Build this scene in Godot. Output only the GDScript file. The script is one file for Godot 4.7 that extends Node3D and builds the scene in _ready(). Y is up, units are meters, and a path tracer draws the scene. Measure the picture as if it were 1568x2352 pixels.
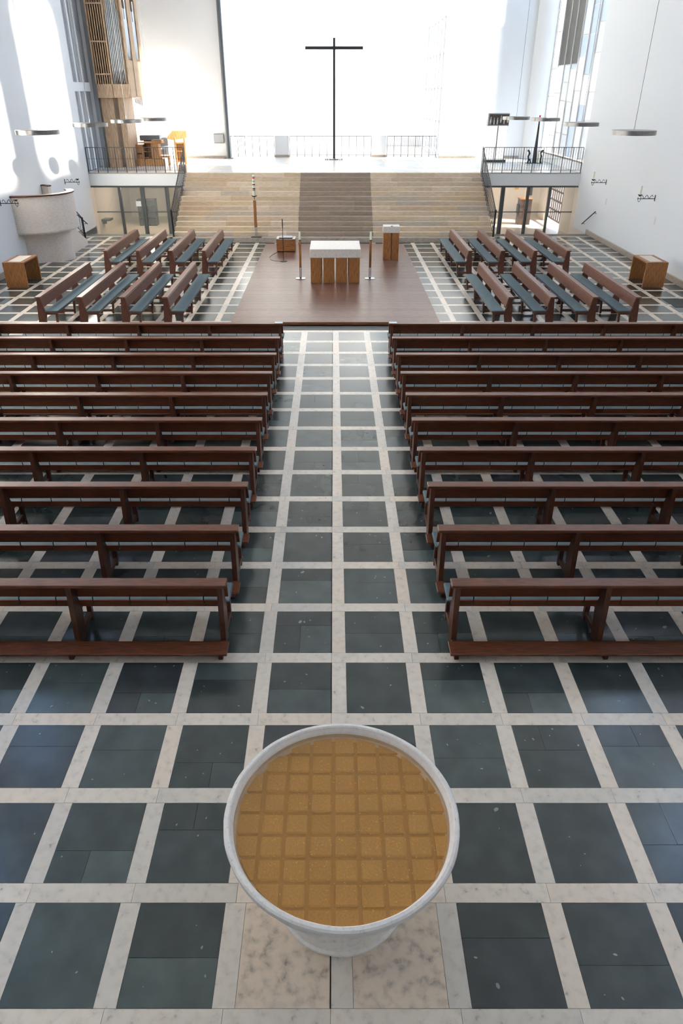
extends Node3D
# A modern church seen from its rear gallery: font, pews, altar dais, stairs, chancel.
const NAVE_L := -11.2
const NAVE_R := 11.3
const GAL := 2.28          # height of the chancel floor
const GAL_Z := -35.45      # front edge of the chancel floor
const BACK_Z := -44.0
const APSE_Z := -54.0
const APSE_X := 5.9
const ROOF := 18.5
const CELL_X := 0.8157
const CELL_Z := 0.89283
const STRIP := 0.15854
const GRID_X := -0.0211
const GRID_Z := -5.9674

var M := {}
var T := {}
var cache := {}
var used := {}
var rng := RandomNumberGenerator.new()


func _ready() -> void:
	rng.seed = 7
	view_and_light()
	make_materials()
	build_shell()
	build_floor()
	build_dais()
	build_stairs()
	build_gallery_floor()
	build_railings()
	build_chancel_windows()
	build_vestibules()
	build_pews()
	build_benches()
	build_font()
	build_altar_things()
	build_side_tables()
	build_pulpit()
	build_organ()
	build_chancel_things()
	build_lamps()
	build_sconces()


func view_and_light() -> void:
	var cam := Camera3D.new()
	cam.name = "camera"
	cam.projection = Camera3D.PROJECTION_FRUSTUM
	cam.near = 0.1
	cam.far = 300.0
	cam.size = 2352.0 / 1612.69 * 0.1
	cam.frustum_offset = Vector2(18.495 / 1612.69 * 0.1, 0)
	cam.position = Vector3(0, 5.4, 0)
	cam.rotation = Vector3(-0.53759, 0, 0)
	cam.current = true
	add_child(cam)
	var sky_look := ProceduralSkyMaterial.new()
	sky_look.sky_top_color = Color(0.5, 0.68, 0.92)
	sky_look.sky_horizon_color = Color(0.89, 0.94, 1.0)
	sky_look.ground_horizon_color = Color(0.8, 0.82, 0.82)
	sky_look.ground_bottom_color = Color(0.45, 0.46, 0.44)
	sky_look.sky_curve = 0.2
	sky_look.energy_multiplier = 1.0
	var sky := Sky.new()
	sky.sky_material = sky_look
	var e := Environment.new()
	e.background_mode = Environment.BG_SKY
	e.sky = sky
	e.background_energy_multiplier = 6.5
	e.tonemap_mode = Environment.TONE_MAPPER_LINEAR
	e.tonemap_exposure = 1.47
	e.sdfgi_enabled = true
	e.ssao_enabled = true
	e.ssil_enabled = true
	var w := WorldEnvironment.new()
	w.name = "surroundings"
	w.environment = e
	add_child(w)
	var sun := DirectionalLight3D.new()
	sun.name = "sun"
	sun.light_energy = 14.0
	sun.light_color = Color(1.0, 0.97, 0.92)
	sun.light_angular_distance = 3.5
	sun.shadow_enabled = true
	sun.sky_mode = DirectionalLight3D.SKY_MODE_LIGHT_ONLY
	add_child(sun)
	sun.look_at_from_position(Vector3.ZERO, Vector3(-1.0, -0.445, -0.24), Vector3.UP)


# ---------------------------------------------------------------- helpers
func numbered(called: String) -> String:
	if not used.has(called):
		used[called] = 0
		return called
	used[called] += 1
	return "%s_%03d" % [called, used[called]]


func thing(called: String, label: String, category: String, at := Vector3.ZERO, turn := 0.0, group := "") -> Node3D:
	var o := Node3D.new()
	o.name = numbered(called)
	add_child(o)
	o.position = at
	o.rotation.y = turn
	tag(o, label, category, group)
	return o


func tag(o: Node3D, label: String, category: String, group := "") -> void:
	o.set_meta("label", label)
	if category:
		o.set_meta("category", category)
	if group:
		o.set_meta("group", group)


func structure(called: String, mesh: Mesh, m: Material, label: String, at := Vector3.ZERO) -> MeshInstance3D:
	var o := MeshInstance3D.new()
	o.name = numbered(called)
	o.mesh = mesh
	o.material_override = m
	o.position = at
	add_child(o)
	o.set_meta("kind", "structure")
	o.set_meta("label", label)
	return o


func part(called: String, mesh: Mesh, m: Material, parent: Node3D, at := Vector3.ZERO, basis := Basis()) -> MeshInstance3D:
	var o := MeshInstance3D.new()
	o.name = called
	o.mesh = mesh
	if m:
		o.material_override = m
	o.transform = Transform3D(basis, at)
	parent.add_child(o, true)
	return o


func box(called: String, m: Material, parent: Node3D, lo: Vector3, hi: Vector3, ch := 0.004) -> MeshInstance3D:
	return part(called, cbox(hi - lo, ch), m, parent, (lo + hi) * 0.5)


func copy(o: Node3D, at: Vector3, turn: float, label := "", group := "") -> Node3D:
	var c: Node3D = o.duplicate()
	c.name = numbered(o.name)
	add_child(c)
	c.position = at
	c.rotation.y = turn
	if label:
		c.set_meta("label", label)
	if group:
		c.set_meta("group", group)
	return c


func st_new() -> SurfaceTool:
	var st := SurfaceTool.new()
	st.begin(Mesh.PRIMITIVE_TRIANGLES)
	return st


func tri(st: SurfaceTool, a: Vector3, b: Vector3, c: Vector3, n: Vector3) -> void:
	if (c - a).cross(b - a).dot(n) < 0.0:
		var t := b
		b = c
		c = t
	for v: Vector3 in [a, b, c]:
		st.set_normal(n)
		st.add_vertex(v)


func quad(st: SurfaceTool, a: Vector3, b: Vector3, c: Vector3, d: Vector3, n: Vector3) -> void:
	tri(st, a, b, c, n)
	tri(st, a, c, d, n)


func add_box(st: SurfaceTool, lo: Vector3, hi: Vector3, ch := 0.0) -> void:
	var c := (lo + hi) * 0.5
	var h := (hi - lo) * 0.5
	ch = minf(ch, minf(h.x, minf(h.y, h.z)) * 0.6)
	for ax in 3:
		var u := (ax + 1) % 3
		var v := (ax + 2) % 3
		for s: float in [-1.0, 1.0]:
			var p := []
			for k: Array in [[-1, -1], [1, -1], [1, 1], [-1, 1]]:
				var q := Vector3.ZERO
				q[ax] = s * h[ax]
				q[u] = k[0] * (h[u] - ch)
				q[v] = k[1] * (h[v] - ch)
				p.append(c + q)
			var n := Vector3.ZERO
			n[ax] = s
			quad(st, p[0], p[1], p[2], p[3], n)
		if ch > 0.0:
			for su: float in [-1.0, 1.0]:
				for sv: float in [-1.0, 1.0]:
					var p := []
					for k: Array in [[-1, 0], [1, 0], [1, 1], [-1, 1]]:
						var q := Vector3.ZERO
						q[ax] = k[0] * (h[ax] - ch)
						q[u] = su * (h[u] - (ch if k[1] == 1 else 0.0))
						q[v] = sv * (h[v] - (0.0 if k[1] == 1 else ch))
						p.append(c + q)
					var n := Vector3.ZERO
					n[u] = su
					n[v] = sv
					quad(st, p[0], p[1], p[2], p[3], n.normalized())
	if ch > 0.0:
		for sx: float in [-1.0, 1.0]:
			for sy: float in [-1.0, 1.0]:
				for sz: float in [-1.0, 1.0]:
					var s := Vector3(sx, sy, sz)
					var p := []
					for ax in 3:
						var q := Vector3.ZERO
						for j in 3:
							q[j] = s[j] * (h[j] - (0.0 if j == ax else ch))
						p.append(c + q)
					tri(st, p[0], p[1], p[2], s.normalized())


func cbox(size: Vector3, ch := 0.004) -> Mesh:
	var key := "%.4f %.4f %.4f %.4f" % [size.x, size.y, size.z, ch]
	if not cache.has(key):
		var st := st_new()
		add_box(st, -size * 0.5, size * 0.5, ch)
		cache[key] = st.commit()
	return cache[key]


func boxes(list: Array, ch := 0.0) -> Mesh:
	var st := st_new()
	for b: Array in list:
		add_box(st, b[0], b[1], ch)
	return st.commit()


# poly holds (p, q); axis 0: extruded along x with (p, q) = (z, y); axis 1: along y with (x, z); axis 2: along z with (x, y)
func prism(poly: PackedVector2Array, a: float, b: float, axis: int, st_in: SurfaceTool = null) -> Mesh:
	var st := st_in if st_in else st_new()
	var put := func(p: Vector2, t: float) -> Vector3:
		return Vector3(t, p.y, p.x) if axis == 0 else Vector3(p.x, t, p.y) if axis == 1 else Vector3(p.x, p.y, t)
	var area := 0.0
	var n := poly.size()
	for i in n:
		area += poly[i].cross(poly[(i + 1) % n])
	var normals := []
	for i in n:
		var d := poly[(i + 1) % n] - poly[i]
		var v := Vector2(d.y, -d.x).normalized()
		normals.append(v if area > 0 else -v)
	var along: Vector3 = put.call(Vector2.ZERO, 1.0)
	for i in n:
		var j := (i + 1) % n
		var na: Vector2 = normals[i]
		var nb: Vector2 = normals[i]
		var before: Vector2 = normals[(i + n - 1) % n]
		var after: Vector2 = normals[j]
		if before.dot(na) > 0.8:
			na = (before + na).normalized()
		if after.dot(nb) > 0.8:
			nb = (after + nb).normalized()
		var corners: Array[Vector3] = [put.call(poly[i], a), put.call(poly[j], a), put.call(poly[j], b), put.call(poly[i], b)]
		var ns: Array[Vector3] = [put.call(na, 0.0), put.call(nb, 0.0), put.call(nb, 0.0), put.call(na, 0.0)]
		var flat: Vector3 = put.call(normals[i], 0.0)
		for f: Array in [[0, 1, 2], [0, 2, 3]]:
			if (corners[f[2]] - corners[f[0]]).cross(corners[f[1]] - corners[f[0]]).dot(flat) < 0.0:
				f = [f[0], f[2], f[1]]
			for k: int in f:
				st.set_normal(ns[k])
				st.add_vertex(corners[k])
	var idx := Geometry2D.triangulate_polygon(poly)
	for i in range(0, idx.size(), 3):
		for t: float in [a, b]:
			tri(st, put.call(poly[idx[i]], t), put.call(poly[idx[i + 1]], t), put.call(poly[idx[i + 2]], t), along * signf(t - (a + b) * 0.5))
	return null if st_in else st.commit()


func lathe(profile: Array, seg := 24, smooth := false, wobble := 0.0) -> Mesh:
	var st := st_new()
	var noise := FastNoiseLite.new()
	noise.seed = 11
	noise.frequency = 3.0
	var np := profile.size()
	var pn := []
	for i in np - 1:
		var d: Vector2 = profile[i + 1] - profile[i]
		pn.append(Vector2(d.y, -d.x).normalized())
	var at := func(i: int, k: int) -> Vector3:
		var t := TAU * (k % seg) / seg
		var r: float = profile[i].x
		var p := Vector3(cos(t) * r, profile[i].y, sin(t) * r)
		if wobble > 0.0 and r > 0.01:
			p += Vector3(cos(t), 0, sin(t)) * noise.get_noise_3dv(p) * wobble
		return p
	for i in np - 1:
		var n0: Vector2 = pn[i]
		var n1: Vector2 = pn[i]
		if i > 0 and (smooth or pn[i - 1].dot(n0) > 0.85):
			n0 = (pn[i - 1] + n0).normalized()
		if i < np - 2 and (smooth or pn[i + 1].dot(n1) > 0.85):
			n1 = (pn[i + 1] + n1).normalized()
		for k in seg:
			var c: Array[Vector3] = [at.call(i, k), at.call(i, k + 1), at.call(i + 1, k + 1), at.call(i + 1, k)]
			var t0 := TAU * k / seg
			var t1 := TAU * (k + 1) / seg
			var ns: Array[Vector3] = [Vector3(cos(t0) * n0.x, n0.y, sin(t0) * n0.x), Vector3(cos(t1) * n0.x, n0.y, sin(t1) * n0.x), Vector3(cos(t1) * n1.x, n1.y, sin(t1) * n1.x), Vector3(cos(t0) * n1.x, n1.y, sin(t0) * n1.x)]
			var flat: Vector3 = ns[0] + ns[1] + ns[2] + ns[3]
			for f: Array in [[0, 1, 2], [0, 2, 3]]:
				var cr := (c[f[2]] - c[f[0]]).cross(c[f[1]] - c[f[0]])
				if cr.length_squared() < 1e-14:
					continue
				if cr.dot(flat) < 0.0:
					f = [f[0], f[2], f[1]]
				for v: int in f:
					st.set_normal(ns[v])
					st.add_vertex(c[v])
	return st.commit()


func add_tube(st: SurfaceTool, pts: Array, r: float, sides := 6, closed := false) -> void:
	var n := pts.size()
	var rings := []
	var side := Vector3.ZERO
	for i in n:
		var d: Vector3
		if i == 0:
			d = pts[1] - pts[0]
		elif i == n - 1:
			d = pts[n - 1] - pts[n - 2]
		else:
			d = (pts[i + 1] - pts[i]).normalized() + (pts[i] - pts[i - 1]).normalized()
		d = d.normalized()
		if side == Vector3.ZERO or absf(side.dot(d)) > 0.99:
			side = Vector3.UP if absf(d.y) < 0.9 else Vector3.RIGHT
		side = (side - d * side.dot(d)).normalized()
		var up := d.cross(side)
		var ring := []
		for k in sides:
			var a := TAU * k / sides
			ring.append(side * cos(a) + up * sin(a))
		rings.append(ring)
	for i in n - 1:
		for k in sides:
			var j := (k + 1) % sides
			var c: Array[Vector3] = [pts[i] + rings[i][k] * r, pts[i] + rings[i][j] * r, pts[i + 1] + rings[i + 1][j] * r, pts[i + 1] + rings[i + 1][k] * r]
			var ns: Array[Vector3] = [rings[i][k], rings[i][j], rings[i + 1][j], rings[i + 1][k]]
			for f: Array in [[0, 1, 2], [0, 2, 3]]:
				if (c[f[2]] - c[f[0]]).cross(c[f[1]] - c[f[0]]).dot(ns[0] + ns[1]) < 0.0:
					f = [f[0], f[2], f[1]]
				for v: int in f:
					st.set_normal(ns[v])
					st.add_vertex(c[v])
	for e: int in [0, n - 1]:
		var out: Vector3 = (pts[0] - pts[1]).normalized() if e == 0 else (pts[n - 1] - pts[n - 2]).normalized()
		for k in range(1, sides - 1):
			tri(st, pts[e] + rings[e][0] * r, pts[e] + rings[e][k] * r, pts[e] + rings[e][k + 1] * r, out)


func tube(pts: Array, r: float, sides := 6) -> Mesh:
	var st := st_new()
	add_tube(st, pts, r, sides)
	return st.commit()


func rod(h: float, r: float, sides := 12) -> Mesh:
	var key := "rod %.4f %.4f %d" % [h, r, sides]
	if not cache.has(key):
		cache[key] = lathe([Vector2(0, 0), Vector2(r, 0), Vector2(r, h), Vector2(0, h)], sides)
	return cache[key]


# ---------------------------------------------------------------- materials
func noise_tex(called: String, type: int, freq: float, stops: Array, octaves := 4, side := 512, warp := 0.0) -> NoiseTexture2D:
	var n := FastNoiseLite.new()
	n.noise_type = type
	n.seed = called.hash() % 1000
	n.frequency = freq
	n.fractal_octaves = octaves
	if warp > 0.0:
		n.domain_warp_enabled = true
		n.domain_warp_amplitude = warp
		n.domain_warp_frequency = freq
	var g := Gradient.new()
	var off := PackedFloat32Array()
	var col := PackedColorArray()
	for s: Array in stops:
		off.append(s[0])
		col.append(s[1] if s[1] is Color else Color(s[1], s[1], s[1]))
	g.offsets = off
	g.colors = col
	var t := NoiseTexture2D.new()
	t.width = side
	t.height = side
	t.seamless = true
	t.noise = n
	t.color_ramp = g
	T[called] = t
	return t


func mat(called: String, color: Color, rough: float, o := {}) -> StandardMaterial3D:
	var m := StandardMaterial3D.new()
	m.resource_name = called
	m.albedo_color = color
	m.roughness = rough
	m.metallic = o.get("metal", 0.0)
	m.metallic_specular = o.get("spec", 0.5)
	if o.has("tex"):
		m.albedo_texture = T[o.tex]
		m.uv1_triplanar = true
		m.uv1_world_triplanar = o.get("world", true)
		m.uv1_scale = o.get("scale", Vector3.ONE)
		m.uv1_offset = o.get("offset", Vector3.ZERO)
	if o.has("bump"):
		m.heightmap_enabled = true
		m.heightmap_texture = T[o.bump]
		m.heightmap_scale = o.get("bump_cm", 0.2)
		m.uv1_triplanar = true
		m.uv1_world_triplanar = o.get("world", true)
		m.uv1_scale = o.get("scale", Vector3.ONE)
	if o.has("coat"):
		m.clearcoat_enabled = true
		m.clearcoat = o.coat
		m.clearcoat_roughness = o.get("coat_rough", 0.2)
	if o.has("backlight"):
		m.backlight_enabled = true
		m.backlight = o.backlight
	if color.a < 1.0:
		m.transparency = BaseMaterial3D.TRANSPARENCY_ALPHA
	M[called] = m
	return m


func rgb(r: int, g: int, b: int, a := 255) -> Color:
	return Color8(r, g, b, a)


func make_materials() -> void:
	var S := FastNoiseLite.TYPE_SIMPLEX_SMOOTH
	noise_tex("cloudy", S, 0.012, [[0.2, 0.93], [0.5, 0.97], [0.8, 1.0]], 5)
	noise_tex("stone", S, 0.011, [[0.0, 0.66], [0.1, 0.84], [0.2, 0.94], [0.5, 0.98], [1.0, 1.0]], 6, 1024, 24.0)
	noise_tex("slate", S, 0.012, [[0.1, 0.86], [0.5, 0.93], [0.9, 1.0]], 3, 512)
	noise_tex("grain", S, 0.03, [[0.1, 0.62], [0.45, 0.85], [0.6, 0.9], [0.9, 1.0]], 5, 512, 8.0)
	noise_tex("travertine", S, 0.03, [[0.05, 0.74], [0.28, 0.91], [0.55, 0.98], [1.0, 1.0]], 6, 512, 10.0)
	noise_tex("dirt", S, 0.014, [[0.0, 0.6], [0.12, 0.76], [0.3, 0.9], [0.55, 0.97], [1.0, 1.0]], 7, 1024, 20.0)
	noise_tex("water", S, 0.05, [[0.2, 0.88], [0.8, 1.0]], 5)
	noise_tex("brushed", S, 0.05, [[0.2, 0.8], [0.8, 1.0]], 3)
	mat("plaster", rgb(236, 238, 239), 0.85)
	mat("ceiling", rgb(228, 228, 226), 0.9)
	mat("grout", rgb(120, 118, 112), 0.8)
	mat("joint", rgb(26, 24, 22), 0.8)
	var slates := [rgb(61, 70, 69), rgb(67, 77, 76), rgb(57, 66, 65), rgb(76, 88, 86), rgb(62, 68, 70), rgb(86, 98, 95)]
	for i in slates.size():
		mat("slate_%d" % i, slates[i], 0.2, {"tex": "slate", "scale": Vector3(0.4, 0.4, 0.4), "spec": 0.62})
	var limes := [rgb(240, 225, 207), rgb(232, 219, 203), rgb(242, 223, 202), rgb(224, 213, 199)]
	for i in limes.size():
		mat("lime_%d" % i, limes[i], 0.24, {"tex": "stone", "scale": Vector3(0.8, 0.8, 0.8), "offset": Vector3(i * 0.3, 0, i * 0.2), "spec": 0.62})
	mat("fossil", rgb(108, 119, 117), 0.3, {"spec": 0.62})
	mat("field", rgb(196, 202, 206), 0.25)  # lightened so the colour carries the bright reflection on the chancel floor
	mat("lime_panel", rgb(234, 212, 188), 0.42, {"tex": "dirt", "scale": Vector3(0.6, 0.6, 0.6)})
	# woods: grain runs along the axis with the small scale
	mat("pew_wood", rgb(122, 68, 43), 0.33, {"tex": "grain", "scale": Vector3(0.25, 3.0, 3.0), "spec": 0.5})
	mat("pew_post", rgb(98, 54, 34), 0.4, {"tex": "grain", "scale": Vector3(3.0, 0.3, 3.0)})
	mat("bench_wood", rgb(134, 88, 70), 0.34, {"tex": "grain", "scale": Vector3(3.0, 3.0, 0.25)})
	mat("bench_post", rgb(112, 66, 50), 0.38, {"tex": "grain", "scale": Vector3(3.0, 0.3, 3.0)})
	mat("oak", rgb(184, 122, 66), 0.45, {"tex": "grain", "scale": Vector3(3.0, 0.22, 3.0)})
	mat("oak_x", rgb(178, 116, 64), 0.45, {"tex": "grain", "scale": Vector3(0.22, 3.0, 3.0)})
	mat("organ_wood", rgb(226, 190, 154), 0.5, {"tex": "grain", "scale": Vector3(2.0, 0.15, 2.0)})
	mat("console_wood", rgb(206, 150, 92), 0.5, {"tex": "grain", "scale": Vector3(2.0, 0.2, 2.0)})
	mat("dark_wood", rgb(78, 46, 32), 0.45, {"tex": "grain", "scale": Vector3(3.0, 0.3, 3.0)})
	for i in 4:
		mat("plank_%d" % i, [rgb(134, 94, 78), rgb(142, 102, 86), rgb(128, 90, 76), rgb(138, 98, 80)][i], 0.34, {"tex": "grain", "scale": Vector3(0.2, 2.0, 2.0), "offset": Vector3(i * 0.3, 0, i * 0.4)})
	mat("dais_edge", rgb(150, 96, 58), 0.4, {"tex": "grain", "scale": Vector3(0.2, 3.0, 3.0)})
	var steps := [rgb(216, 196, 172), rgb(207, 188, 165), rgb(222, 203, 181), rgb(206, 183, 155), rgb(198, 184, 167), rgb(213, 192, 163)]
	for i in steps.size():
		mat("step_%d" % i, steps[i], 0.6, {"tex": "cloudy", "scale": Vector3(0.5, 2.0, 2.0), "offset": Vector3(i * 0.17, 0, 0)})
	for i in 3:
		mat("step_band_%d" % i, [rgb(164, 145, 128), rgb(156, 140, 124), rgb(168, 150, 134)][i], 0.6, {"tex": "cloudy", "scale": Vector3(0.5, 2.0, 2.0)})
	mat("plinth", rgb(176, 164, 150), 0.6, {"tex": "travertine", "scale": Vector3(0.3, 1.0, 1.0)})
	mat("cushion", rgb(92, 112, 118), 0.7, {"tex": "cloudy", "scale": Vector3(1, 1, 1)})
	mat("cushion_edge", rgb(40, 42, 46), 0.6)
	mat("iron", rgb(52, 55, 60), 0.45, {"metal": 0.6})
	mat("black", rgb(24, 24, 26), 0.5)
	mat("steel", rgb(176, 178, 180), 0.3, {"metal": 1.0})
	mat("brushed", rgb(150, 148, 146), 0.32, {"metal": 1.0, "tex": "brushed", "scale": Vector3(3, 0.3, 3)})
	mat("frame_grey", rgb(92, 96, 99), 0.45, {"metal": 0.3})
	mat("chancel_grey", rgb(160, 163, 166), 0.6)
	mat("mullion", rgb(206, 206, 204), 0.6)
	mat("vent", rgb(104, 104, 101), 0.7)
	mat("altar_stone", rgb(230, 222, 212), 0.4, {"tex": "cloudy", "scale": Vector3(1.5, 1.5, 1.5)})
	mat("travertine", rgb(236, 224, 213), 0.5, {"tex": "travertine", "scale": Vector3(0.5, 2.6, 0.5)})
	mat("font_stone", rgb(250, 242, 232), 0.55, {"tex": "stone", "scale": Vector3(1.6, 1.6, 1.6)})
	for i in 4:
		mat("font_tile_%d" % i, [rgb(228, 168, 86), rgb(220, 160, 80), rgb(230, 174, 92), rgb(222, 162, 86)][i], 0.5, {"tex": "water", "scale": Vector3(2, 2, 2)})
	mat("font_bed", rgb(186, 130, 60), 0.6)
	mat("water", Color(0.8, 0.57, 0.26, 0.46), 0.07)
	mat("fleck", rgb(236, 196, 120), 0.7)
	var glow := mat("fill_lamp_glow", rgb(250, 244, 232), 0.5)  # glow of the lamp added in the left hall
	glow.emission_enabled = true
	glow.emission = Color(1.0, 0.93, 0.84)
	glow.emission_energy_multiplier = 1.2
	mat("wax", rgb(238, 240, 218), 0.5)
	mat("red_glass", rgb(224, 20, 56), 0.3)
	mat("white", rgb(238, 238, 236), 0.5)
	mat("paper", rgb(240, 240, 240), 0.8)
	mat("yellow", rgb(224, 170, 40), 0.7)
	mat("beige", rgb(228, 218, 206), 0.8)
	mat("cover", rgb(60, 66, 74), 0.55)
	mat("keys", rgb(20, 20, 22), 0.3)
	mat("screen", rgb(176, 188, 200), 0.25)
	mat("bronze", rgb(96, 84, 78), 0.42, {"metal": 0.7, "tex": "dirt", "scale": Vector3(6, 6, 6)})
	mat("pipe", rgb(196, 202, 206), 0.28, {"metal": 0.85})
	mat("glass_clear", Color(0.9, 0.95, 0.97, 0.08), 0.05)
	mat("glass_door", Color(0.8, 0.86, 0.84, 0.16), 0.04)
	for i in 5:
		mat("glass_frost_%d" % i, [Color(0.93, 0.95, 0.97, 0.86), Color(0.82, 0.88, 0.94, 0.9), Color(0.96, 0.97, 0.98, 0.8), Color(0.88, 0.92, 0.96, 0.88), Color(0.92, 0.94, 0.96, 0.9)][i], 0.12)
	mat("glass_pale", Color(0.92, 0.95, 0.97, 0.2), 0.08)
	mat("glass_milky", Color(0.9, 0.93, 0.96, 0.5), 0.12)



# ---------------------------------------------------------------- the shell
const RIGHT_SLITS := [[-28.4, -24.9], [-21.6, -19.0], [-15.6, -13.0], [-9.4, -6.8], [-2.9, -0.9]]  # unseen slits, placed for the sun patches and the nave brightness
const LEFT_SLITS := [[-32.0, -29.4], [-26.0, -23.4], [-20.0, -17.4], [-14.0, -11.4], [-8.0, -5.4], [-2.4, -0.8]]
const SLIT_LO := 13.2
const SLIT_HI := 18.0


func wall_with_slits(x0: float, x1: float, slits: Array, z0: float, z1: float) -> Mesh:
	var list := [[Vector3(x0, -0.3, z1), Vector3(x1, SLIT_LO, z0)], [Vector3(x0, SLIT_HI, z1), Vector3(x1, ROOF, z0)]]
	var cuts := []
	for s: Array in slits:
		cuts.append(s)
	cuts.sort_custom(func(a, b): return a[0] > b[0])
	var at := z0
	for s: Array in cuts:
		list.append([Vector3(x0, SLIT_LO, s[1]), Vector3(x1, SLIT_HI, at)])
		at = s[0]
	list.append([Vector3(x0, SLIT_LO, z1), Vector3(x1, SLIT_HI, at)])
	return boxes(list)


func build_shell() -> void:
	var W: Material = M.plaster
	structure("wall_right", wall_with_slits(NAVE_R, NAVE_R + 0.35, RIGHT_SLITS, 5.0, GAL_Z), W, "smooth white plaster nave wall bearing two candle sconces")
	structure("wall_left", wall_with_slits(NAVE_L - 0.35, NAVE_L, LEFT_SLITS, 5.0, GAL_Z), W, "white plaster nave wall behind the travertine pulpit")
	structure("wall_rear", boxes([[Vector3(NAVE_L - 0.35, -0.3, 5.0), Vector3(NAVE_R + 0.35, ROOF, 5.35)]]), W, "plain white rear wall of the nave")
	structure("ceiling", boxes([[Vector3(NAVE_L - 0.4, ROOF, APSE_Z - 0.4), Vector3(NAVE_R + 0.4, ROOF + 0.3, 5.4)]]), M.ceiling, "flat white ceiling over nave and chancel")
	# back wall of the chancel with the apse opening
	structure("wall_back", boxes([
		[Vector3(NAVE_L - 0.35, GAL - 0.53, BACK_Z - 0.35), Vector3(-APSE_X, ROOF, BACK_Z)],
		[Vector3(APSE_X, GAL - 0.53, BACK_Z - 0.35), Vector3(NAVE_R + 0.35, ROOF, BACK_Z)]]), W, "white chancel back wall with a wide apse opening")
	structure("wall_apse", boxes([
		[Vector3(-APSE_X - 0.35, GAL - 0.53, APSE_Z - 0.35), Vector3(APSE_X + 0.35, ROOF, APSE_Z)],
		[Vector3(-APSE_X - 0.35, GAL, APSE_Z), Vector3(-APSE_X, GAL + 0.1, BACK_Z - 0.35)],
		[Vector3(-APSE_X - 0.35, 17.2, APSE_Z), Vector3(-APSE_X, ROOF, BACK_Z - 0.35)],
		[Vector3(-APSE_X - 0.35, GAL + 0.1, -49.5), Vector3(-APSE_X, 17.2, BACK_Z - 0.35)],
		[Vector3(-APSE_X - 0.35, GAL + 0.1, APSE_Z), Vector3(-APSE_X, 17.2, -53.2)],
		[Vector3(APSE_X, GAL, APSE_Z), Vector3(APSE_X + 0.35, GAL + 0.1, BACK_Z - 0.35)],
		[Vector3(APSE_X, 17.2, APSE_Z), Vector3(APSE_X + 0.35, ROOF, BACK_Z - 0.35)],
		[Vector3(APSE_X, GAL + 0.1, APSE_Z), Vector3(APSE_X + 0.35, 17.2, -53.4)]]), W, "white apse walls behind the tall steel cross")
	# chancel side walls around their windows
	structure("wall_chancel_right", boxes([
		[Vector3(NAVE_R, GAL - 0.53, -43.4), Vector3(NAVE_R + 0.35, GAL + 0.42, GAL_Z)],
		[Vector3(NAVE_R, 16.1, -43.4), Vector3(NAVE_R + 0.35, ROOF, GAL_Z)],
		[Vector3(NAVE_R, GAL - 0.53, BACK_Z), Vector3(NAVE_R + 0.35, ROOF, -43.4)]]), W, "white chancel wall framing the tall frosted window")
	structure("wall_chancel_left", boxes([
		[Vector3(NAVE_L - 0.35, GAL - 0.53, BACK_Z), Vector3(NAVE_L, ROOF, -38.2)],
		[Vector3(NAVE_L - 0.35, 16.1, -38.2), Vector3(NAVE_L, ROOF, GAL_Z)],
		[Vector3(NAVE_L - 0.35, GAL - 0.53, -38.2), Vector3(NAVE_L, GAL, GAL_Z)]]), W, "white chancel wall behind the organ case")
	# rounded pier in the corner beside the frosted window
	var pts := PackedVector2Array()
	for i in 13:
		var a := -0.1 + i * (PI * 0.5 + 0.2) / 12.0
		pts.append(Vector2(NAVE_R - cos(a) * 0.8, BACK_Z + sin(a) * 0.62))
	pts.append(Vector2(NAVE_R, BACK_Z))
	structure("trim_1", prism(pts, GAL, ROOF, 1), W, "rounded white pier in the chancel corner")
	for s: Array in [["baseboard_right", NAVE_R - 0.06, NAVE_R, "pale stone baseboard under the sconce wall"], ["baseboard_left", NAVE_L, NAVE_L + 0.06, "pale stone baseboard under the pulpit wall"]]:
		structure(s[0], cbox(Vector3(0.06, 0.2, 38.3), 0.01), M.plinth, s[3], Vector3((s[1] + s[2]) * 0.5, 0.1, -14.2))
	for s: Array in [[-10.0, -APSE_X], [APSE_X, 10.35]]:
		structure("baseboard_back", cbox(Vector3(s[1] - s[0], 0.12, 0.05), 0.005), M.plinth, "beige stone baseboard of the chancel back wall", Vector3((s[0] + s[1]) * 0.5, GAL + 0.06, BACK_Z + 0.025))
	# unseen clerestory glass, added to bring sun and sky into the nave
	var n := 1
	for side: Array in [[NAVE_R + 0.17, RIGHT_SLITS], [NAVE_L - 0.17, LEFT_SLITS]]:
		for s: Array in side[1]:
			var w := structure("window_%d" % n, boxes([[Vector3(-0.01, -2.4, -(s[1] - s[0]) * 0.5), Vector3(0.01, 2.4, (s[1] - s[0]) * 0.5)]]), M.glass_clear, "unseen clear clerestory window added high in the nave wall for light", Vector3(side[0], 15.2, (s[0] + s[1]) * 0.5))
			box("mullion", M.mullion, w, Vector3(-0.05, -2.4, -0.04), Vector3(0.05, 2.4, 0.04))
			n += 1


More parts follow.
